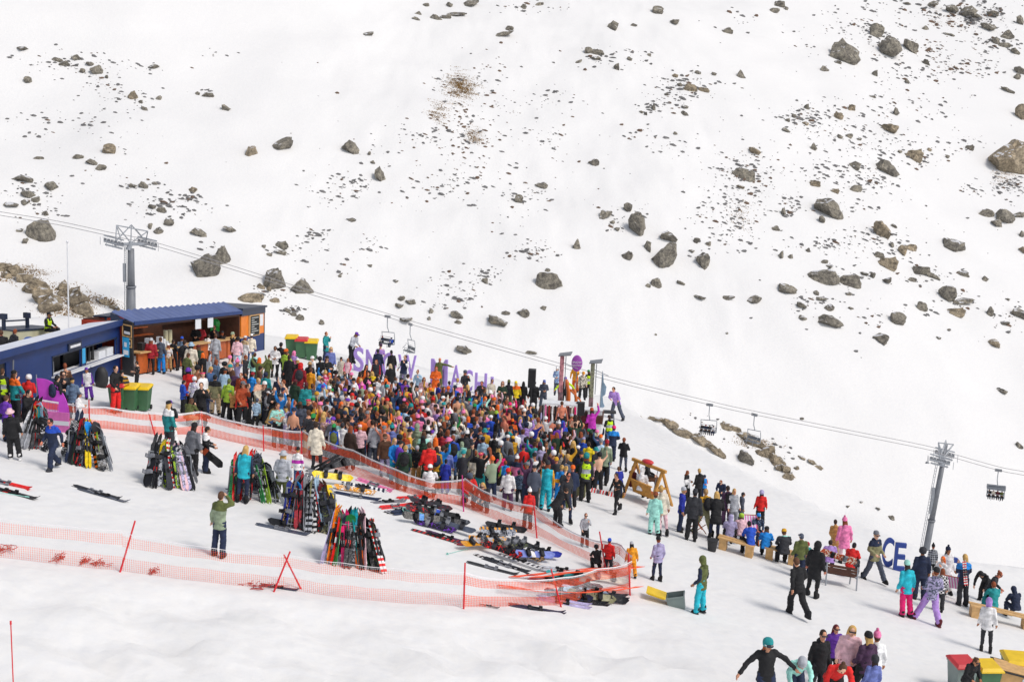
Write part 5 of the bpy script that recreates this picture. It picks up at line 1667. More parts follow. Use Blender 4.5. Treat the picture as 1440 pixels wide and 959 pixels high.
# ------------------------------------------------------------------ magenta banner at the left
def arcflag(mb):
    n = 12; pts = []
    for i in range(n + 1):
        t = i / n * math.pi / 2
        pts.append((1.05 * math.sin(t), .0, .15 + 1.0 * math.cos(t)))
    for dy in (0, .05):
        pass
    vs = [(-.15, 0, 1.15), (.05, 0, 0)] + pts
    vs2 = [(x, y + .05, z) for x, y, z in vs]; k_ = len(vs)
    fs = [(1, i, i + 1) for i in range(2, k_ - 1)] + [(0, 1, 2)]
    fs2 = [(a + k_, c + k_, b + k_) for a, b, c in fs]
    rim = [0] + list(range(2, k_)) + [1]
    mb.add(vs + vs2, fs + fs2 + [(a, b, b + k_, a + k_) for a, b in zip(rim, rim[1:] + rim[:1])])
k = root('magenta_banner', frame_up(58, 592) @ Matrix.Diagonal((.95, 1, 1.35, 1)), 'curved magenta banner behind the net at the left', 'banner')
part_('cloth', k, M['magenta'], arcflag)
part_('pole', k, M['steel'], lambda mb: mb.tube((-.15, .02, 0), (-.15, .02, 1.25), .02))
k = root('pink_board', frame_up(80, 612, -8), 'pink and orange striped advertising boards behind the left ski racks', 'board')
part_('panel', k, M['pinkstripe'], lambda mb: mb.box(-.45, .45, 0, .04, .1, .8)); part_('stripe', k, M['paper'], lambda mb: mb.box(-.45, .45, -.015, -.003, .35, .5))

# ------------------------------------------------------------------ stage
k = root('stage_table', frame_up(787, 607, -6), 'white draped stage table with pink and black streamers hanging in front', 'table')
part_('table_top', k, M['whitepaint'], lambda mb: (mb.box(-1.0, .85, 0, .8, 1.42, 1.5), mb.box(-1.0, -.9, .0, .7, 0, 1.415), mb.box(.75, .85, .0, .7, 0, 1.415)))
part_('deck', k, M['darkwood'], lambda mb: mb.box(-1.3, 2.2, .85, 2.6, .35, .75))
rn = random.Random(3)
cols = ['black', 'pink', 'crimson', 'white', 'black', 'palepink', 'magenta', 'white', 'maroon', 'cream', 'hotpink']
for i in range(11):
    x = -.95 + i * .17
    o = part_('streamer', k, M['fabric'], lambda mb: mb.loft([((x + rn.uniform(-.03, .03), -.05, z), .045, .012) for z in (.15 + rn.random() * .2, .6, 1.0, 1.40)], n=8))
    setc(o, C[cols[i]])
k = root('white_counter', frame_up(832, 612, -4), 'plain white counter box right of the stage table', 'counter')
part_('panel', k, M['whitepaint'], lambda mb: mb.box(-.5, .5, 0, .6, .05, 1.35)); part_('top', k, M['whitepaint'], lambda mb: mb.box(-.54, .54, -.05, .65, 1.353, 1.40))
def speaker_(px, py, w, d, z0, z1, label, stand=True):
    k = root('loudspeaker', frame_up(px, py, -5), label, 'loudspeaker', 'black loudspeakers')
    part_('cabinet', k, M['speaker'], lambda mb: mb.box(-w, w, 0, d, z0, z1))
    part_('grille', k, M['dark'], lambda mb: mb.box(-w * .85, w * .85, -.02, -.003, z0 + .06, z1 - .06))
    if stand:
        part_('stand', k, M['dark'], lambda mb: (mb.tube((0, d / 2, .3), (0, d / 2, z0), .03), [mb.tube((0, d / 2, .5), (.4 * math.cos(a), d / 2 + .4 * math.sin(a), 0), .02) for a in (0.3, 2.4, 4.5)]))
speaker_(745, 590, .20, .4, 1.75, 2.75, 'tall black loudspeaker raised on a stand left of the stage')
speaker_(814, 612, .22, .35, 1.05, 1.75, 'squat black monitor speaker beside the stage table')
# totem posts with panels on top
def totem(px, py, h, mat1, mat2, label, side=1):
    k = root('totem_post', frame_up(px, py, -10), label, 'post', 'totem posts either side of the stage')
    o = part_('banner', k, mat1, lambda mb: mb.box(-.11, .11, 0, .10, h * .45, h)); 
    part_('lower_banner', k, mat2, lambda mb: mb.box(-.12, .12, -.02, .12, .1, h * .45 - .003))
    part_('roof_panel', k, M['metalgrey'], lambda mb: mb.add([(-.2, -.1, h), (.1 + .4 * side, -.25, h + .12), (.1 + .4 * side, .5, h + .18), (-.2, .4, h + .06), (-.2, -.1, h + .05), (.1 + .4 * side, -.25, h + .17), (.1 + .4 * side, .5, h + .23), (-.2, .4, h + .11)], [(0, 3, 2, 1), (4, 5, 6, 7), (0, 1, 5, 4), (1, 2, 6, 5), (2, 3, 7, 6), (3, 0, 4, 7)]))
    part_('truss', k, M['steel'], lambda mb: (mb.tube((.1, .1, h * .9), (.9 * side, .1, h * .82), .02), mb.tube((.2, .1, h * .5), (.2, .1, h), .025)))
M['pinkphoto'] = paint('pink_photo', srgb('c9868c'), .6, .6, 4)
M['darkphoto'] = paint('dark_photo', srgb('84686c'), .6, .6, 6)
M['greenphoto'] = paint('green_photo', srgb('8c8c74'), .6, .6, 6)
totem(786, 592, 3.65, M['pinkphoto'], M['darkphoto'], 'pink and dark totem post at the left end of the stage')
totem(829, 598, 3.50, M['greenphoto'], M['darkphoto'], 'grey-green totem post at the right end of the stage')
mb = MB()
k = root('balloon_sign', frame_up(807, 592, -8), 'oval purple sign with white writing floating above the stage', 'sign')
part_('disc', k, M['balloon'], lambda mb: mb.ball((0, 0, 3.30), (.31, .09, .47), 26, 16), True)
part_('pole', k, M['metalgrey'], lambda mb: mb.tube((0, 0.05, .8), (0, .05, 2.86), .025))
for i, (sx, zz) in enumerate(((.34, 3.32), (.42, 3.16))):
    o = link('lettering', text_mesh('SNOW' if i == 0 else 'MACHINE', .17 if i == 0 else .13, .02), k); o.data.materials.append(M['whitepaint']); o.location = (0, -.10, zz)
for (px, py, z0, sc, lab) in ((797, 592, 1.9, .9, 'tall orange inflatable figure leaning beside the pink totem post'), (808, 594, 1.3, .72, 'second orange inflatable figure under the oval purple sign')):
    k = root('inflatable', frame_up(px, py, 0) @ Matrix.Diagonal((sc, sc, sc, 1)), lab, 'inflatable', 'orange inflatable figures')
    part_('body', k, M['orangeplastic'], lambda mb: mb.loft([((0, 0, .8), .09, .09), ((.03, 0, 1.4), .14, .14), ((.02, 0, 1.9), .13, .13), ((-.06, 0, 2.2), .10, .10), ((-.12, 0, 2.45), .14, .13), ((-.14, 0, 2.65), .07, .07)], n=14), True)
    part_('arm', k, M['orangeplastic'], lambda mb: mb.cap((.15, 0, 2.0), (.38, -.1, 1.75), .07, .05), True)
k = root('teardrop_flag', frame_up(842, 592, -20), 'grey-blue feather flag at the right of the stage', 'flag')
def feather(mb):
    pts = [(0, .7), (.0, 1.4), (.02, 2.2), (.08, 2.9), (.16, 2.3), (.34, 2.05), (.30, 1.6), (.14, 1.45), (.2, 1.1), (.30, .9), (.12, .7)]
    n = len(pts); vs = [(x, 0, z) for x, z in pts] + [(x, .03, z) for x, z in pts]
    mb.add(vs, [tuple(range(n)), tuple(range(2 * n - 1, n - 1, -1))] + [(i, (i + 1) % n, n + (i + 1) % n, n + i) for i in range(n)])
part_('cloth', k, M['flagblue'], feather); part_('pole', k, M['steel'], lambda mb: mb.tube((0, 0, 0), (0.05, 0, 2.95), .018))
k = root('drum_stand', frame_up(855, 600, 0), 'grey equipment table the lilac-hoodie person leans on', 'equipment table')
part_('top', k, M['speaker'], lambda mb: mb.box(-.45, .4, -.2, .3, .8, .9))
for sx in (-.4, .35):
    for sy in (-.15, .25): part_('leg', k, M['metalgrey'], lambda mb: mb.tube((sx, sy, 0), (sx * .8, sy, .797), .02))

# ------------------------------------------------------------------ swing bench
pA, pB = (891, 700), (928, 716)
m4, L = frame(*pA, *pB)
k = root('wooden_swing', m4, 'wooden A-frame swing seat with people on it', 'swing')
hs = 1.62
for x in (0, L):
    for y in (-.75, .75): part_('leg', k, M['wood'], lambda mb: mb.add([(x - .05 + dx, y0 + dy, z) for (y0, z) in ((y, 0), (0, hs)) for dx, dy in ((0, -.05), (.10, -.05), (.10, .05), (0, .05))], [(0, 3, 2, 1), (4, 5, 6, 7)] + [(i, (i + 1) % 4, 4 + (i + 1) % 4, 4 + i) for i in range(4)]))
    part_('cross_brace', k, M['wood'], lambda mb: mb.box(x - .04, x + .04, -.36, .36, .82, .90))
part_('top_beam', k, M['wood'], lambda mb: mb.box(-.2, L + .2, -.06, .06, hs - .02, hs + .10))
st = part_('seat', k, M['orangewood'], lambda mb: [mb.box(.2, L - .2, -.28 + i * .11, -.19 + i * .11, .42, .46) for i in range(6)])
part_('seat_back', k, M['wood'], lambda mb: ([mb.add([(.2 + i * (L - .4) / 12, -.30, .40), (.2 + (i + .85) * (L - .4) / 12, -.30, .40), (.2 + (i + .85) * (L - .4) / 12, -.45, .95), (.2 + i * (L - .4) / 12, -.45, .95), (.2 + i * (L - .4) / 12, -.27, .40), (.2 + (i + .85) * (L - .4) / 12, -.27, .40), (.2 + (i + .85) * (L - .4) / 12, -.42, .95), (.2 + i * (L - .4) / 12, -.42, .95)], [(0, 1, 2, 3), (7, 6, 5, 4), (0, 4, 5, 1), (1, 5, 6, 2), (2, 6, 7, 3), (3, 7, 4, 0)]) for i in range(12)], mb.box(.15, L - .15, -.49, -.40, .952, 1.0)))
part_('rope', k, M['metalgrey'], lambda mb: [mb.tube((x, -.25, .45), (x, 0, hs), .015) for x in (.25, L - .25)])
mb = MB(); mb.ball((0, 0, 0), (.30, .18, .10), 14, 8)
o = mb.build('red_pack', M['lidred'], smooth=True, label='red bag resting on the top beam of the wooden swing', cat='bag'); o.matrix_world = m4 @ Matrix.Translation((L * .45, 0, hs + .18))

# ------------------------------------------------------------------ benches
def bench(x1, y1, x2, y2, label, blocks=True, w=.4, over=(0, 0)):
    m4, L = frame(x1, y1, x2, y2)
    k = root('timber_bench', m4, label, 'bench', 'pale timber benches')
    part_('seat', k, M['palewood'], lambda mb: (mb.box(-.05, L + .05, 0, w * .48, .42, .47), mb.box(-.05, L + .05, w * .52, w, .42, .48)))
    for x in (.0, L - .28): part_('leg', k, M['palewood'], lambda mb: mb.box(x, x + .28, .02, w - .02, 0, .417))
bench(1010, 772, 1057, 786, 'long pale timber bench seating four people')
bench(1076, 786, 1118, 797, 'short pale timber bench under the person in a mustard beanie')
bench(1366, 868, 1450, 888, 'pale timber bench at the right edge with two people seated')
m4, L = frame(1160, 822, 1203, 830)
k = root('slatted_bench', m4, 'slatted garden bench with a snowboard laid across its back', 'bench')
part_('seat', k, M['darkwood'], lambda mb: [mb.box(0, L, .1 + i * .12, .2 + i * .12, .42, .45) for i in range(4)])
part_('backrest', k, M['darkwood'], lambda mb: [mb.box(0, L, -.05, -.02, .52 + i * .11, .61 + i * .11) for i in range(3)])
for x in (0, L): part_('leg', k, M['steel'], lambda mb: (mb.tube((x, -.08, 0), (x, -.03, .88), .03), mb.tube((x, .6, 0), (x, .55, .45), .03), mb.tube((x, -.03, .44), (x, .58, .44), .03), mb.tube((x, -.03, .66), (x, .5, .66), .025)))
# deck chairs
def deckchair(px, py, face, label, sc=1):
    k = root('deck_chair', frame_up(px, py, face) @ Matrix.Diagonal((sc, sc, sc, 1)), label, 'deck chair', 'pink striped deck chairs')
    part_('sling', k, M['paper'], lambda mb: [mb.add([(-.26 + i * .104, .35, 1.0), (-.26 + (i + .5) * .104, .35, 1.0), (-.26 + (i + .5) * .104, -.25, .35), (-.26 + i * .104, -.25, .35)], [(0, 1, 2, 3)]) for i in range(5)])
    part_('stripe', k, M['pinkstripe'], lambda mb: [mb.add([(-.208 + i * .104, .35, 1.0), (-.156 + i * .104, .35, 1.0), (-.156 + i * .104, -.25, .35), (-.208 + i * .104, -.25, .35)], [(0, 1, 2, 3)]) for i in range(5)])
    part_('frame', k, M['orangewood'], lambda mb: [mb.tube((s * .29, .38, 1.03), (s * .29, -.4, .0), .02) or 1 for s in (-1, 1)] + [mb.tube((s * .31, .35, 0), (s * .31, -.35, .45), .02) for s in (-1, 1)] + [mb.tube((-.29, .37, 1.02), (.29, .37, 1.02), .02)])
deckchair(1054, 762, 0, 'pink striped deck chair behind the long bench')
deckchair(1338, 842, 150, 'pink striped deck chair beside the dark blue letter D')
deckchair(978, 748, 100, 'pink striped deck chair half hidden behind the person in a large black jacket', .9)
mb = MB(); mb.tube((0, 0, 0), (0, 0, .42), .15, .20, 16); mb.tube((0, 0, .43), (0, 0, .45), .22, .22, 16)
o = mb.build('black_bucket', M['speaker'], label='black bucket standing at the left end of the long bench', cat='bucket'); o.matrix_world = frame_up(1001, 775)

# ------------------------------------------------------------------ ski lift
D = 174.0
def rope_pt(px, py, d=D): return at(px, py, d)
SAG = [(-60, 292), (0, 303), (80, 316), (150, 331), (182, 337), (215, 345), (330, 380), (440, 415), (545, 446), (577, 456), (700, 491), (850, 533), (998, 569), (1061, 583), (1180, 607), (1300, 631), (1330, 640), (1404, 661), (1440, 668), (1520, 684)]
def cable(off, dd, label):
    mb = MB()
    pts = [at(x, y + off, D + dd) for x, y in SAG]
    # smooth with catmull style subdivision
    q = []
    for i in range(len(pts) - 1):
        p0, p1, p2, p3 = pts[max(0, i - 1)], pts[i], pts[i + 1], pts[min(len(pts) - 1, i + 2)]
        for s in range(4):
            t = s / 4
            q.append(0.5 * ((2 * p1) + (-p0 + p2) * t + (2 * p0 - 5 * p1 + 4 * p2 - p3) * t * t + (-p0 + 3 * p1 - 3 * p2 + p3) * t ** 3))
    q.append(pts[-1])
    for a, b in zip(q, q[1:]): mb.tube(a, b, .045, .045, 6)
    mb.build('haul_rope', M['cable'], label=label, cat='cable', group='ski lift haul ropes')
cable(0, 0, 'upper of the two ski lift ropes, the one carrying the chairs')
cable(-5, 6.5, 'far ski lift rope running just above the chair rope')

def tower(px, py, rw, label, lean, base_px):
    top = at(px, py, D + 3)
    gz = T(top.x, top.y)
    k = root('lift_tower', Matrix.Translation(top), label, 'lift tower', 'ski lift towers')
    h = top.z - gz + 1
    lx = lean * h
    part_('mast', k, M['pole'], lambda mb: (mb.tube((0, 0, -1.2), (lx * .5, 0, -h * .5), .46 * rw, .54 * rw, 24), mb.tube((lx * .5, 0, -h * .5), (lx, 0, -h), .60 * rw, .68 * rw, 24), mb.tube((lx * .5, 0, -h * .5 - .12), (lx * .5, 0, -h * .5 + .12), .72 * rw, .72 * rw, 24)), True)
    part_('ladder', k, M['steel'], lambda mb: (mb.tube((-.95, 0, -1), (-.95 + lx, 0, -h), .04), mb.tube((-.70, 0, -1), (-.70 + lx, 0, -h), .04), [mb.tube((-.95 + lx * i / 40, 0, -1 - (h - 1) * i / 40), (-.70 + lx * i / 40, 0, -1 - (h - 1) * i / 40), .025) for i in range(41)], mb.box(-1.15, -.75, -.2, .2, -h * .45, -h * .25)))
    part_('crossarm', k, M['steel'], lambda mb: (mb.tube((-1.4, -2.6, -.4), (1.2, 3.2, -.8), .24, .24, 10), mb.tube((-.3, -.3, -1.4), (0, 0, -.3), .4, .3, 10)))
    def frame_(mb):
        a, b = V((-1.4, -2.4, 0)), V((1.3, 2.8, -.4)); t = V((.1, 0, 2.2))
        q1, q2 = V((-1.5, -1.6, 2.2)), V((1.9, 1.8, 1.2))
        for p, q in ((a, q1), (b, q2), (q1, q2), (a, t), (b, t), (q1, V((0, 0, -.4))), (q2, V((0, 0, -.4))), (a + V((.6, .6, 0)), q1), (b, q1.lerp(q2, .6)), (t, V((0, 0, -.4)))): mb.tube(p, q, .085, .085, 6)
    part_('lifting_frame', k, M['steel'], frame_)
    d = (rope_pt(px + 30, py + 7) - rope_pt(px - 30, py - 8)).normalized()
    for (ox, oy, oz, nm) in ((-1.5, -2.9, .1, 0), (1.35, 3.4, -.5, 1)):
        c = V((ox, oy, oz))
        bt = part_('sheave_train', k, M['steel'], lambda mb: (mb.tube(c - d * 1.45 + V((0, 0, -.35)), c + d * 1.45 + V((0, 0, -.35)), .15, .15, 8), mb.tube(c - d * 1.45 + V((0, 0, .45)), c + d * 1.45 + V((0, 0, .45)), .10, .10, 8), mb.tube(c - d * 1.25 + V((0, 0, -.8)), c + d * 1.25 + V((0, 0, -.8)), .12, .12, 8)))
        for i in range(6):
            cc = c + d * (-1.25 + i * .5)
            part_('sheave', bt, M['metalgrey'], lambda mb: mb.tube(cc + V((0, -.08, -.1)), cc + V((0, .08, -.1)), .22, .22, 14))
        part_('walkway', k, M['steel'], lambda mb: [mb.tube(c - d * (1.8 - i * .9) + V((0, -.5, -.9)), c - d * (1.8 - i * .9) + V((0, -.5, .2)), .035) for i in range(5)] + [mb.tube(c - d * 1.45 + V((0, -.5, .2)), c + d * 1.45 + V((0, -.5, .2)), .035)])
    return k
tower(184, 338, 1.0, 'left grey ski lift tower behind the bar roof', -.005, 430)
tower(1327, 640, .74, 'right grey ski lift tower standing by the blue letters', -.075, 770)
mb = MB(); p = at(1305, 640, D); mb.tube((0, 0, 0), (0, 0, -.9), .03); mb.tube((0, 0, -.9), (0, 0, -1.15), .1, .32, 12)
o = mb.build('tower_floodlight', M['metalgrey'], label='small hanging lamp under the right lift tower arm', cat='lamp'); o.location = p

def chair(px, py, yaw, label, riders=0, bubble=False):
    top = at(px, py, D)
    m4 = Matrix.Translation(top) @ Matrix.Rotation(R(yaw), 4, 'Z') @ Matrix.Scale(1.05, 4)
    k = root('lift_chair', m4, label, 'lift chair', 'chairs on the ski lift')
    sx = 1.1
    part_('grip', k, M['metalgrey'], lambda mb: (mb.box(-.45, .45, -.12, .12, -.18, .15),))
    part_('hanger', k, M['steel'], lambda mb: (mb.tube((0, 0, -.1), (0, 0, -1.4), .06), mb.tube((0, 0, -1.4), (.12, .2, -2.1), .06), mb.tube((-sx, .2, -2.25), (sx, .2, -2.1), .055)))
    part_('seat_frame', k, M['steel'], lambda mb: [(mb.tube((s * sx, .2, -2.2), (s * sx, .3, -3.0), .05), mb.tube((s * sx, .3, -3.0), (s * sx, .25, -3.75), .05), mb.tube((s * sx, .25, -3.75), (s * sx, -.45, -3.7), .05), mb.tube((s * sx * .9, -.1, -2.9), (s * sx * .9, -.6, -3.4), .03)) for s in (-1, 1)] + [mb.tube((-sx, -.45, -3.25), (sx, -.45, -3.25), .03), mb.tube((-sx * .5, -.45, -3.25), (-sx * .5, -.7, -4.1), .03), mb.tube((sx * .5, -.45, -3.25), (sx * .5, -.7, -4.1), .03), mb.tube((-sx, -.1, -2.75), (sx, -.1, -2.75), .03)])
    part_('seat', k, M['pole'], lambda mb: mb.box(-sx + .03, sx - .03, -.42, .22, -3.75, -3.63))
    part_('backrest', k, M['pole'], lambda mb: mb.box(-sx + .03, sx - .03, .27, .33, -3.5, -3.05))
    if bubble:
        part_('bubble_cover', k, M['metalgrey'], lambda mb: [mb.add([(-sx - .1, .55 + math.cos(a) * -.5, -2.9 + math.sin(a) * .7), (sx + .1, .55 + math.cos(a) * -.5, -2.9 + math.sin(a) * .7), (sx + .1, .55 + math.cos(a + .4) * -.5, -2.9 + math.sin(a + .4) * .7), (-sx - .1, .55 + math.cos(a + .4) * -.5, -2.9 + math.sin(a + .4) * .7)], [(0, 1, 2, 3)]) for a in (.2, .6, 1.0, 1.4, 1.8, 2.2, 2.6)])
    cs = [('black', 'black', 'helmet:white'), ('navy', 'charcoal', 'helmet:crimson'), ('charcoal', 'black', 'helmet:black'), ('white', 'navy', 'beanie:charcoal')]
    if riders == 2: cs = [('navy', 'charcoal', 'beanie:red'), ('blue', 'navy', 'helmet:navy')]
    if riders == 5: cs = [('black', 'black', 'helmet:black'), ('cream', 'charcoal', 'helmet:white'), ('maroon', 'black', 'helmet:black'), ('olive', 'black', 'helmet:silver')]
    for i in range(min(riders, 4)):
        n = min(riders, 4); off = (-.8 + 1.6 * i / max(1, n - 1)) if n > 1 else 0
        w_ = m4 @ V((off, .0, -3.63)) - V((0, 0, .42))
        t_, b2, h_ = cs[i]
        person(px, py, None, 'sit', yaw, t_, b2, h_, f'riding the {label.split(",")[0]}', '', 0, None, w_)
chair(545, 445, -35, 'chair with two riders above the purple letters', 2)
chair(577, 456, -60, 'empty chair hanging above the purple letters')
chair(998, 569, -25, 'full chair above the long rock rib', 4)
chair(1061, 583, -50, 'empty chair above the broken rock rib')
chair(1404, 661, -20, 'covered chair at the right edge', 5, True)
# ------------------------------------------------------------------ snow nets
def net(foot, h, label, posts, sag=.12, low=0.0, seed=1, wgt=1.0, lie=None):
    """foot: pixel polyline of the net's lower edge; posts: (foot px, foot py, top px, top py, colour)"""
    rn = random.Random(seed)
    P = [ground(x, y) for x, y in foot]
    seg = [0]
    for a, b in zip(P, P[1:]): seg.append(seg[-1] + (b - a).length)
    L = seg[-1]
    def base(s):
        s = max(0, min(L - 1e-6, s))
        for i in range(len(P) - 1):
            if seg[i] <= s <= seg[i + 1]:
                return P[i].lerp(P[i + 1], (s - seg[i]) / (seg[i + 1] - seg[i])), i
    def pt(s, f):
        b_, i = base(s)
        t = (s - seg[i]) / (seg[i + 1] - seg[i])
        hh = h if not isinstance(h, (list, tuple)) else h[i] * (1 - t) + h[i + 1] * t
        hh *= 1 - sag * 4 * t * (1 - t) * min(1, (seg[i + 1] - seg[i]) / 3)
        wv = .05 * math.sin(s * 1.7 + seed) + .03 * math.sin(s * 5.1)
        d = (P[i + 1] - P[i]).normalized(); nrm = V((-d.y, d.x, 0))
        lie_ = 0 if lie is None else lie
        z = T(b_.x, b_.y)
        return V((b_.x, b_.y, z)) + nrm * (wv * math.sin(f * 3) + lie_ * f) + V((0, 0, low + f * hh * (1 if lie is None else .35) + .02))
    sets = [MB(), MB()]
    sp = .052; hws = (.0085 * wgt, .0045 * wgt)
    rows = 18
    def which(f): return 1 if (.36 < f < .64 or (f > .93 and lie is None)) else 0
    n = int(L / sp)
    for i in range(n + 1):
        s = i * sp
        prev = pt(s, 0); d = (pt(s + .02, 0) - pt(s - .02, 0)); d.z = 0
        d = d.normalized() if d.length > 0 else V((1, 0, 0))
        for f0, f1 in ((0, .18), (.18, .36), (.36, .5), (.5, .64), (.64, .8), (.8, .93), (.93, 1)):
            a, b_ = pt(s, f0), pt(s, f1)
            wh = which((f0 + f1) / 2); e = d * hws[wh]
            sets[wh].add([a - e, a + e, b_ + e, b_ - e], [(0, 1, 2, 3)])
    m = max(2, int(L / .3))
    for r in range(rows + 1):
        f = r / rows; th = (.0055 if r < rows or lie is not None else .02) * wgt * (.6 if which(f) and r < rows else 1)
        for i in range(m):
            a, b_ = pt(L * i / m, f), pt(L * (i + 1) / m, f)
            u_ = V((0, 0, th))
            o_ = V((0, -.004, 0))
            sets[which(f)].add([a - u_ + o_, b_ - u_ + o_, b_ + u_ + o_, a + u_ + o_], [(0, 1, 2, 3)])
    k = link('snow_net_fence', None, None, label, 'fence', 'orange plastic net fences')
    k.location = P[0]
    for nm, mb, mt in (('net', sets[0], M['netred']), ('net_band', sets[1], M['netwhite'])):
        mb.v = [p - P[0] for p in mb.v]
        mb.build(nm, mt, k)
    for q in posts:
        fx, fy, tx, ty = q[:4]
        a = ground(fx, fy)
        b_ = at(tx, ty, a.dot(F) + (q[5] if len(q) > 5 else 0))
        mb = MB(); mb.tube(a - P[0] - (b_ - a) * .05, b_ - P[0], .026, .022, 8)
        mb.build('post', M[q[4]], k)
    return k
net([(-40, 583), (25, 588), (100, 600), (150, 603), (218, 610)], [.95, .9, .8, .8, .8], 'orange net fence running from the kiosk past the left ski racks',
    [(218, 612, 209, 580, 'postred'), (126, 603, 125, 562, 'postred'), (25, 590, 20, 552, 'postred')], seed=1, wgt=1.15)
net([(218, 610), (285, 611), (330, 622), (378, 632), (425, 642)], [.8, .88, .8, .85, .95], 'orange net fence behind the middle ski racks and the bar queue',
    [(285, 612, 283, 578, 'postred'), (371, 634, 370, 598, 'postred'), (424, 645, 424, 606, 'postred')], seed=2, wgt=1.15)
net([(425, 642), (458, 655), (497, 668), (560, 690), (605, 702), (652, 712)], [1.0, .95, .95, .75, .65, 1.0], 'orange net fence hemming the front of the dance crowd',
    [(652, 719, 650, 668, 'postpink')], seed=3, wgt=1.15)
net([(652, 712), (700, 732), (750, 750), (800, 775), (845, 795)], [1.05, .85, 1.0, .7, .8], 'orange net fence sloping from the magenta post to the corner',
    [(755, 757, 750, 701, 'postred'), (853, 806, 843, 747, 'postred')], seed=4, wgt=1.15)
net([(845, 795), (870, 806), (886, 830)], [.85, 1.0, 1.1], 'short orange net fence closing the corner by the yellow jacket', [(886, 837, 884, 777, 'postred')], seed=5, wgt=1.5)
net([(886, 834), (840, 842), (790, 850), (720, 852), (652, 853)], [1.05, .95, .85, .8, 1.0], 'orange net fence along the snow bank between corner and centre post',
    [(789, 853, 775, 800, 'postred'), (652, 856, 654, 791, 'postred')], seed=6, low=-.02, wgt=.85)
net([(652, 853), (560, 848), (480, 840), (398, 828)], [1.0, .95, .95, .95], 'pale orange net fence from the crossed poles to the centre post', [], seed=7, sag=.06, wgt=.38)
net([(398, 828), (300, 820), (235, 812), (172, 803)], [.95, .92, .95, 1.0], 'pale orange net fence between the leaning pole and the crossed poles',
    [(385, 832, 408, 775, 'postred', .0), (423, 827, 399, 779, 'postred', .0)], seed=8, sag=.05, wgt=.38)
net([(172, 803), (90, 795), (0, 784), (-50, 778)], [1.05, 1.0, .98, 1.0], 'pale orange net fence at the bottom left edge',
    [(169, 804, 190, 732, 'postred')], seed=9, sag=.05, wgt=.38)
net([(700, 822), (760, 832), (820, 834), (872, 826)], [.8, .9, .9, .8], 'second crumpled sheet of orange net over the skis in the corner', [], seed=11, lie=-.9, wgt=1.4)
net([(715, 812), (760, 806), (820, 800), (868, 796)], [.9, 1.0, 1.0, .9], 'slack orange net draped over the skis inside the corner', [], seed=10, lie=-1.2, wgt=1.5)
mb = MB(); mb.tube((0, 0, 0), (-.02, 0, 1.7), .012); mb.tube((-.02, 0, 1.65), (-.02, 0, 1.72), .02)
o = mb.build('thin_stake', M['postred'], label='very thin red stake standing alone at the bottom left', cat='stake'); o.matrix_world = frame_up(19, 960)
M['scrap'] = paint('faded_red_net', srgb('b03a34'), .6, .3, 8)
def netscrap(px, py, w, label, col='netred', seed=1):
    rn = random.Random(seed); mb = MB()
    for i in range(40):
        a = V((rn.gauss(0, w * .35), rn.gauss(0, .12), rn.uniform(.02, .10))); b_ = a + V((rn.gauss(0, w * .25), rn.gauss(0, .1), rn.gauss(0, .02)))
        mb.tube(a, b_, .010, .008, 5)
    o = mb.build('net_scrap', M['scrap'], label=label, cat='netting', group='scraps of net on the bank'); o.matrix_world = frame_up(px, py)
netscrap(362, 826, .75, 'crumpled red net and strap lying left of the crossed poles', seed=1)
netscrap(138, 795, .28, 'small red heap under the net left of the leaning pole', seed=2)
netscrap(84, 787, .22, 'tiny red scrap under the bottom left net', seed=3)
netscrap(215, 805, .15, 'orange scrap just right of the leaning pole foot', seed=4)
netscrap(4, 775, .35, 'dark red netted bundle at the left edge', seed=5)
netscrap(118, 792, .15, 'flat reddish scrap between two bigger ones under the left net', seed=6)

# ------------------------------------------------------------------ skis and snowboards
M['board'] = fabric('board_plain', None, .35)
for p in ('seatband', 'mottle', 'stripe', 'plaid'): M['board_' + p] = fabric('board_' + p, p, .35)
def outline(L, w, tip, waist, n=14, curve=.06):
    """top and bottom outlines of a plank with rounded, turned-up ends; length on z, width x, y thickness"""
    pts = []
    for i in range(n + 1):
        t = i / n
        z = L * t
        e = min(t, 1 - t) * L
        ww = w * (1 - waist * math.sin(math.pi * t) ** 2)
        if e < tip: ww *= math.sqrt(max(0.02, 1 - (1 - e / tip) ** 2))
        y = -curve * max(0, 1 - e / (tip * 1.3)) ** 2
        pts.append((ww / 2, y, z))
    return pts
def plank(mb, L, w, tip, waist, th=.014, curve=.06, dx=0.0, dy=0.0, one=False):
    pts = outline(L, w, tip, waist, 16, curve)
    vs, fs = [], []
    for (hw, y, z) in pts:
        if one and z < L * .5: y = 0
        vs += [(dx - hw, y + dy, z), (dx + hw, y + dy, z), (dx + hw, y + dy + th, z), (dx - hw, y + dy + th, z)]
    n = len(pts)
    for i in range(n - 1):
        a = 4 * i
        for j in range(4): fs.append((a + j, a + (j + 1) % 4, a + 4 + (j + 1) % 4, a + 4 + j))
    fs += [(3, 2, 1, 0), (4 * n - 4, 4 * n - 3, 4 * n - 2, 4 * n - 1)]
    mb.add(vs, fs)
_sk = {}
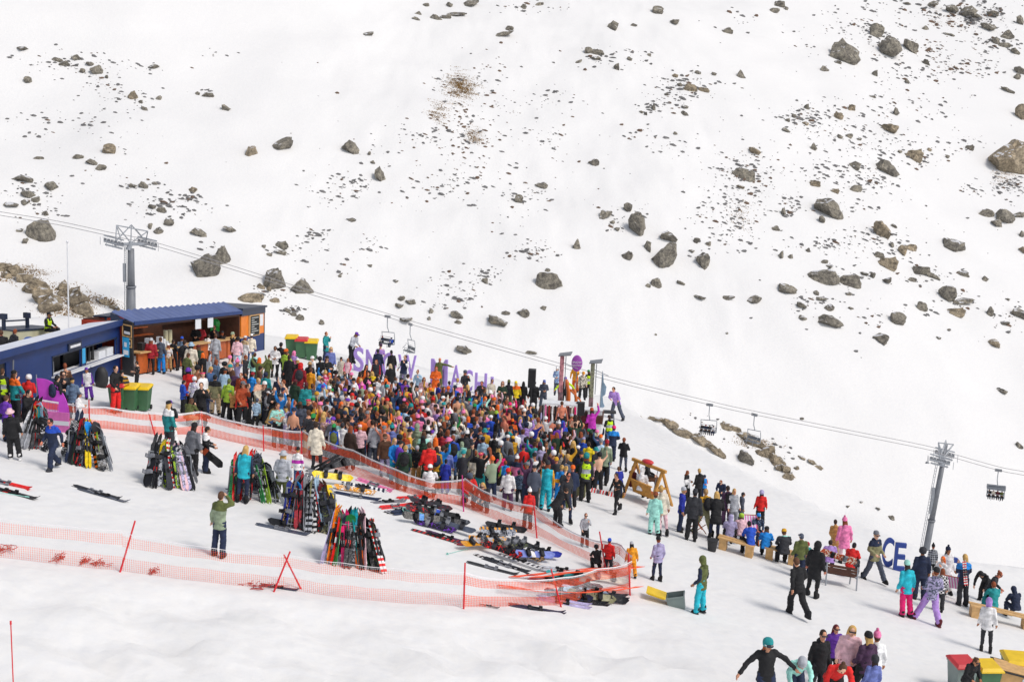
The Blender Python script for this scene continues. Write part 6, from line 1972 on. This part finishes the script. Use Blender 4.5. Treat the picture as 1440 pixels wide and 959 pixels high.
def gear_mesh(kind):
    if kind in _sk: return _sk[kind]
    mb = MB()
    if kind == 'board': plank(mb, 1.52, .29, .17, .16)
    elif kind == 'ski': plank(mb, 1.68, .115, .16, .22, .018, .09, -.065, 0, True); plank(mb, 1.68, .115, .16, .22, .018, .09, .065, 0, True)
    elif kind == 'bbind':
        mt = Matrix.Rotation(R(12), 4, 'Y')
        mb.box(-.12, .12, -.03, -.001, -.05, .05); mb.loft([((.0, -.03, 0), .13, .05), ((.0, -.10, 0), .12, .05)], n=10)
        mb.box(-.13, -.09, -.20, -.03, -.06, .06); mb.box(.07, .11, -.08, -.03, -.05, .05)
        mb.tube((-.10, -.12, -.055), (.10, -.09, -.055), .018, .018, 6); mb.tube((-.10, -.10, .055), (.10, -.07, .055), .018, .018, 6)
    elif kind == 'sbind':
        for dx in (-.065, .065):
            mb.box(dx - .035, dx + .035, -.05, -.001, -.20, -.10); mb.box(dx - .03, dx + .03, -.075, -.001, .12, .22); mb.box(dx - .02, dx + .02, -.03, -.001, -.10, .12)
    elif kind == 'pole_':
        mb.tube((0, 0, 0), (0, 0, 1.15), .009, .009, 6); mb.tube((0, 0, 1.15), (0, 0, 1.27), .016, .018, 8); mb.tube((0, 0, .06), (0, 0, .065), .045, .045, 10)
    me = mb.mesh(kind)
    me.materials.append(M['board'] if kind in ('board', 'ski') else (M['fabric']))
    _sk[kind] = me
    return me
GEARL = []
def gear(kind, m4, col, second, pat, base, short, group, px, py, scale=1.0):
    nm = {'board': 'snowboard', 'ski': 'ski', 'pole_': 'ski_pole'}[kind]
    o = link(nm, gear_mesh(kind), None, None, {'board': 'snowboard', 'ski': 'skis', 'pole_': 'ski pole'}[kind], group)
    o.matrix_world = m4 @ Matrix.Diagonal((scale, scale, scale, 1))
    setc(o, jit(C[col]), C[second])
    if pat: o.material_slots[0].link = 'OBJECT'; o.material_slots[0].material = M['board_' + pat]
    if kind == 'board':
        for z in (.50, 1.02):
            b_ = link('binding', gear_mesh('bbind'), o); b_.location = (0, 0, z); setc(b_, C[random.choice(('black', 'black', 'charcoal', 'black', 'charcoal', 'grey'))])
    elif kind == 'ski':
        b_ = link('binding', gear_mesh('sbind'), o); b_.location = (0, 0, .78); setc(b_, C[random.choice(('black', 'charcoal', 'grey', 'black'))])
    GEARL.append(dict(o=o, base=base, short=short, x=px, y=py))
    return o
NMK = {'board': 'snowboard', 'ski': 'pair of skis', 'pole_': 'ski pole'}
def rack(x1, y1, x2, y2, hrail, items, label, where, seed, h_item=1.0):
    """a rail on hooped legs with boards and skis leaning on it from both sides"""
    rn = random.Random(seed)
    m4, L = frame(x1, y1, x2, y2)
    m4 = Matrix.Translation(m4.translation) @ Matrix(((m4[0][0], m4[0][1], 0, 0), (m4[1][0], m4[1][1], 0, 0), (m4[2][0], 0, 1, 0), (0, 0, 0, 1)))
    k = root('ski_rack', m4, label, 'ski rack', 'ski racks')
    hrail *= .80
    part_('rail', k, M['metalgrey'], lambda mb: (mb.tube((0, 0, hrail), (L, 0, hrail), .022), mb.tube((-.1, -.35, .12), (L + .1, -.35, .12), .022), mb.tube((-.1, .35, .12), (L + .1, .35, .12), .022)))
    for x in (0, L): part_('leg', k, M['metalgrey'], lambda mb: (mb.tube((x, -.4, .0), (x, 0, hrail), .025), mb.tube((x, .4, 0), (x, 0, hrail), .025)))
    items = list(items) + ['p:grey', '>p:black'] + [rn.choice(('b:black+grey:mottle', 's:charcoal', 's:silver+black:stripe', 'b:charcoal+olive:mottle', 's:black+red:seatband', 'b:navy+black:mottle')) for _ in range(3)] + [rn.choice(('>b:black', '>b:charcoal+white:mottle', '>s:grey', '>b:slate+black:mottle')) for _ in range(2)]
    rn.shuffle(items)
    n = len(items)
    for i, it in enumerate(items):
        row = 1 if (it.startswith('>')) else 0
        it = it.lstrip('>')
        kd, cc = it.split(':', 1)
        pat = None
        if ':' in cc: cc, pat = cc.split(':')
        c1, c2 = (cc.split('+') + ['white'])[:2]
        kind = {'b': 'board', 's': 'ski', 'p': 'pole_'}[kd]
        u = (i + .5) / n
        top = V((L * (.06 + .88 * u) + rn.uniform(-.05, .05), 0.03 if not row else .06, hrail + .02))
        spread = (u - .5) * .62 + rn.uniform(-.13, .13)
        foot = V((top.x + spread, (-.30 - rn.uniform(0, .42)) if not row else (.35 + rn.uniform(0, .1)), 0))
        Lw = m4 @ foot; Lw.z = T(Lw.x, Lw.y) + .0
        Tw = m4 @ top
        zax = (Tw - Lw).normalized()
        nrm = (m4.to_3x3() @ V((0, 1, 0))).normalized()
        xax = nrm.cross(zax).normalized()
        if rn.random() < .35 and kind == 'board': xax = -xax; nrm = -nrm
        yax = zax.cross(xax).normalized()
        # turn a little about the own axis
        rr = Matrix.Rotation(R(rn.uniform(-62, 62)), 4, 'Z')
        mm = Matrix(((xax.x, yax.x, zax.x, Lw.x), (xax.y, yax.y, zax.y, Lw.y), (xax.z, yax.z, zax.z, Lw.z), (0, 0, 0, 1))) @ rr
        px, py, _ = proj(mm @ V((0, 0, .9)))
        nm = f"{WC(c1)} {NMK[kind]}"
        patw = {'mottle': 'patterned ', 'stripe': 'striped ', 'seatband': 'banded ', 'plaid': 'chequered '}.get(pat, '')
        gear(kind, mm, c1, c2, pat, f"{patw}{nm} leaning on {where}", f"{patw}{nm}", 'boards and skis leaning on the racks', px, py, rn.uniform(.86, 1.06) * h_item)
def WC(c): return {'aqua': 'turquoise', 'palepink': 'pale pink', 'paleblue': 'pale blue', 'hotpink': 'hot pink', 'neon': 'yellow-green'}.get(c, c)
rack(42, 626, 66, 630, 1.25, ['s:red', '>b:paleblue', 'b:silver:mottle', '>b:red', 'p:black', 's:grey', '>b:teal', 'b:black:mottle', 's:silver', '>b:amber'], 'first white ski rack from the left edge, loaded with boards', 'the leftmost rack', 1)
rack(98, 647, 148, 655, 1.22, ['b:black', 's:lime', 's:forest', '>b:white+black:mottle', 'b:crimson', 's:orange+black:stripe', '>b:charcoal', 'b:red+black:mottle', 'p:black', 's:silver', '>b:azure', 's:navy', 's:yellow+black:seatband', 'p:grey', 's:charcoal', 's:navy'],
     'second white ski rack from the left, behind the navy-jacket walker', 'the second rack from the left', 2)
rack(210, 678, 268, 684, 1.28, ['b:lavender+black:mottle', 'b:silver+charcoal:mottle', 's:black', 'b:lime+charcoal:mottle', 's:palepink', '>b:yellow', 'b:black', 's:white+red:stripe', '>b:navy', 'b:charcoal', 's:neon', 'b:slate', 'b:steel+white:mottle'],
     'white ski rack left of the person carrying a snowboard', 'the rack by the grey hoodie', 3)
rack(324, 697, 384, 703, 1.22, ['s:lime', 'b:lilac', '>b:charcoal', 's:green', 's:silver', 'b:black', '>b:forest', 'b:green+black:mottle', 's:grey', 's:red', 's:red+crimson:seatband', 'b:red'],
     'ski rack behind the person in turquoise top with long blond hair', 'the rack behind the turquoise top', 4)
rack(403, 736, 470, 745, 1.45, ['b:black', 'b:charcoal', '>b:azure', 'b:black+olive:mottle', 'b:royal', 's:brown', 's:khaki', '>b:silver', 's:white+black:stripe', 's:grey', 's:crimson', '>b:maroon', 'b:black+tan:mottle', 'b:charcoal+red:mottle', '>b:yellow', 's:paleblue'],
     'big crowded ski rack left of the crossed red poles view, full of dark boards', 'the big dark rack', 5, 1.08)
rack(462, 786, 530, 796, 1.40, ['s:red+white:stripe', 's:hotpink+white:seatband', 's:green', 's:aqua+blue:seatband', '>b:charcoal', 'b:red+white:seatband', '>b:green', 's:orange', 's:black', '>b:navy', 's:palepink', 's:forest', 's:teal', 's:orange+amber:mottle', '>b:maroon', 'b:black', 's:lavender'],
     'front ski rack with red, turquoise and orange skis', 'the front rack', 6, 1.05)

def lying(kind, px, py, ang, col, where, second='white', pat=None, z=.03, flip=False, sc=1.0, tilt=0):
    rl = random.uniform(-48, -18) if kind == 'board' else (random.uniform(-35, 10) if kind == 'ski' else 0)
    if kind == 'board': z += .08
    """ang: direction of its length on the snow in degrees (0 = to the right, 90 = away)"""
    m4 = slope_m(px, py, ang - 90)
    m4 = Matrix.Translation((0, 0, z)) @ m4 @ Matrix.Rotation(R(-rl if math.sin(R(ang + 90)) > 0 else rl), 4, 'Y') @ Matrix.Rotation(R(-90 + tilt), 4, 'X') @ Matrix.Translation((0, 0, -.78))
    c1 = col
    nm = f"{WC(c1)} {NMK[kind]}"
    patw = {'mottle': 'patterned ', 'stripe': 'striped ', 'seatband': 'banded ', 'plaid': 'chequered '}.get(pat, '')
    gear(kind, m4, c1, second, pat, f"{patw}{nm} lying {where}", f"{patw}{nm}", 'boards and skis lying on the snow', px, py, sc)
w = 'flat on the snow near the left edge'
lying('ski', 4, 680, -8, 'red', w, 'navy', 'seatband'); lying('ski', 14, 693, -10, 'black', w, 'red', 'seatband'); lying('pole_', 16, 697, 10, 'mint', w)
lying('ski', 133, 692, -14, 'charcoal', 'alone on open snow left of the olive jacket', sc=1.0); lying('ski', 143, 696, -12, 'slate', 'alone on open snow left of the olive jacket')
w = 'between the big dark rack and the net'
lying('board', 475, 668, 55, 'charcoal', w, z=.35, tilt=14); lying('board', 468, 682, 20, 'yellow', w, z=.25); lying('ski', 510, 686, 5, 'white', w, 'navy', 'stripe'); lying('ski', 500, 699, 8, 'navy', w)
lying('board', 500, 692, 12, 'amber', w, 'white', 'mottle'); lying('ski', 525, 683, -28, 'pink', w); lying('ski', 545, 706, 50, 'grey', w); lying('ski', 556, 714, 52, 'red', w); lying('ski', 563, 719, 54, 'silver', w, 'black', 'stripe')
lying('ski', 573, 722, 52, 'navy', w, z=.06); lying('ski', 590, 708, 54, 'charcoal', w); lying('ski', 580, 700, 50, 'red', w, 'white', 'seatband'); lying('board', 462, 671, 10, 'grey', w)
lying('ski', 395, 745, 0, 'slate', 'at the foot of the big dark rack'); lying('board', 412, 742, 10, 'black', 'at the foot of the big dark rack'); lying('board', 440, 745, -4, 'khaki', 'at the foot of the big dark rack', 'black', 'mottle')
w = 'in the pile inside the net'
lying('board', 605, 719, -6, 'charcoal', w, 'maroon', 'mottle', .22); lying('board', 590, 722, 40, 'mint', w); lying('board', 618, 732, -4, 'black', w, 'blue', 'seatband', .18); lying('board', 625, 741, 4, 'charcoal', w, z=.15); lying('board', 612, 744, -10, 'black', w, 'purple', 'mottle')
lying('ski', 610, 754, -14, 'red', w, 'black', 'stripe'); lying('ski', 628, 757, -16, 'plum', w, 'white', 'seatband'); lying('pole_', 646, 775, 60, 'mint', w)
lying('ski', 665, 764, 45, 'crimson', w, 'white', 'seatband'); lying('ski', 676, 759, 48, 'silver', w); lying('board', 683, 764, 40, 'amber', w, 'silver', 'mottle', .10); lying('board', 700, 751, 32, 'slate', w, 'amber', 'stripe', .06); lying('board', 712, 745, 10, 'black', w)
lying('board', 722, 779, -34, 'black', w, 'khaki', 'mottle', .14); lying('board', 738, 786, -30, 'charcoal', w, 'tan', 'mottle', .1); lying('ski', 697, 789, -24, 'black', w, 'white', 'stripe'); lying('ski', 709, 795, -22, 'charcoal', w); lying('ski', 690, 799, -10, 'black', w)
lying('board', 752, 791, 30, 'periwinkle', w, 'white', 'seatband', .20)
for x, y, a, c, c2, pt in ((600, 728, 10, 'charcoal', 'red', 'mottle'), (632, 736, -12, 'black', 'grey', 'mottle'), (608, 716, -10, 'maroon', 'black', 'mottle'), (640, 748, -16, 'slate', 'white', None), (596, 738, 14, 'black', 'azure', 'seatband'),
    (690, 770, 42, 'silver', 'amber', 'mottle'), (672, 772, 44, 'amber', 'black', None), (700, 760, 38, 'silver', 'slate', 'mottle'), (716, 769, -30, 'charcoal', 'olive', 'mottle'), (745, 776, -36, 'black', 'grey', None), (730, 793, -24, 'charcoal', 'white', 'stripe'), (706, 783, -26, 'black', 'red', 'mottle'), (762, 786, 28, 'royal', 'white', 'seatband')):
    lying('board' if pt != 'stripe' else 'ski', x, y, a, c, w, c2, pt, .10 + .1 * random.random())
w = 'under the slack net in the corner'
for i, (x, y, a, c) in enumerate(((800, 842, 8, 'navy'), (815, 846, 4, 'black'), (832, 846, 6, 'khaki'), (845, 841, 14, 'charcoal'), (822, 838, 10, 'paleblue'), (790, 848, 4, 'lavender'), (850, 847, 2, 'black'), (775, 820, 15, 'crimson'), (800, 816, 12, 'teal'), (830, 813, 15, 'black'), (852, 820, 10, 'cream'), (790, 806, 18, 'silver'), (815, 828, 12, 'maroon'))):
    lying('ski' if i % 2 else 'board', x, y, a, c, w, z=.05 + .02 * (i % 4))
lying('ski', 752, 857, 6, 'navy', 'on the bank below the net'); lying('ski', 712, 858, 0, 'black', 'half buried on the bank below the net', sc=.35)
lying('ski', 408, 829, 10, 'navy', 'under the crossed red poles', sc=.6)
# carried ones
def held(kind, px, py, d_ref, ang, col, label, second='white', pat=None, pitch=0, sc=.95, cat=None):
    p = ground(*d_ref); c = at(px, py, p.dot(F) - .35)
    m4 = Matrix.Translation(c) @ Matrix.Rotation(R(ang), 4, 'Y') @ Matrix.Rotation(R(pitch), 4, 'X') @ Matrix.Translation((0, 0, -.78))
    o = gear(kind, m4, col, second, pat, label, label, 'held snowboards', px, py, sc)
held('board', 292, 638, (289, 664), 130, 'black', 'black and orange snowboard carried by the bending person in black', 'rust', 'seatband')
held('board', 1181, 783, (1185, 822), 105, 'rust', 'red and cream snowboard laid across the slatted bench', 'cream', 'mottle')
held('ski', 452, 655, (446, 663), 60, 'charcoal', 'dark skis held by the person in the cream coat')
held('ski', 1358, 815, (1353, 852), 170, 'red', 'red and white skis held by the blond person near the letter D', 'white', 'stripe', sc=.6)
held('board', 856, 694, (858, 712), 100, 'red', 'red and white board held behind the walking person in black', 'white', 'stripe', sc=.7)
uniquify(GEARL, relation, [('the crossed poles', 405, 805), ('the magenta post', 652, 690)])
PLM = [('the blue kiosk', 100, 510), ('the green bins by the kiosk', 185, 560), ('the black speaker', 747, 535), ('the wooden swing', 905, 665), ('the stage table', 790, 570),
       ('the purple letter S', 505, 505), ('the first net post', 652, 690), ('the net corner post', 886, 805)]
PEO = [q for q in PEOPLE]
uniquify(PEO, relation, PLM)
# ------------------------------------------------------------------ camera, sun, sky
cam = bpy.data.cameras.new('camera'); co = bpy.data.objects.new('camera', cam); COL.objects.link(co)
cam.sensor_width = 36; cam.lens = 36 * FPX / 1440
cam.clip_start = 0.5; cam.clip_end = 4000
co.matrix_world = Matrix(((RT.x, UP.x, -F.x, 0), (RT.y, UP.y, -F.y, 0), (RT.z, UP.z, -F.z, 0), (0, 0, 0, 1)))
SC.camera = co
SC.render.resolution_x, SC.render.resolution_y = 1024, 681
SUN_EL, SUN_AZ = R(50), R(118)      # azimuth of the sun measured from +Y (view direction) clockwise: to the right and behind the camera
sd = V((math.sin(SUN_AZ) * math.cos(SUN_EL), math.cos(SUN_AZ) * math.cos(SUN_EL), math.sin(SUN_EL)))
sl = bpy.data.lights.new('sun', 'SUN'); sl.energy = 1.75; sl.angle = R(20); sl.color = (1.0, 0.93, 0.85)
so = bpy.data.objects.new('sun', sl); COL.objects.link(so)
so.rotation_euler = (-sd).to_track_quat('-Z', 'Y').to_euler()
w = bpy.data.worlds.new('World'); SC.world = w; w.use_nodes = True
nt = w.node_tree
sky = nt.nodes.new('ShaderNodeTexSky'); sky.sky_type = 'NISHITA'; sky.sun_disc = False
sky.sun_elevation = SUN_EL; sky.sun_rotation = SUN_AZ; sky.altitude = 1600; sky.air_density = 1.0; sky.dust_density = 4.0; sky.ozone_density = 1.0
bg = nt.nodes['Background']; hs_ = N(nt, 'ShaderNodeHueSaturation', Saturation=0.38); nt.links.new(sky.outputs[0], hs_.inputs['Color']); nt.links.new(hs_.outputs[0], bg.inputs[0]); bg.inputs[1].default_value = 0.15
vs_ = SC.view_settings
vs_.view_transform = 'Standard'; vs_.look = 'None'; vs_.gamma = 1; vs_.use_curve_mapping = False
vs_.exposure = 0.18
SC.cycles.max_bounces = 5; SC.cycles.diffuse_bounces = 3
SC.cycles.use_denoising = True
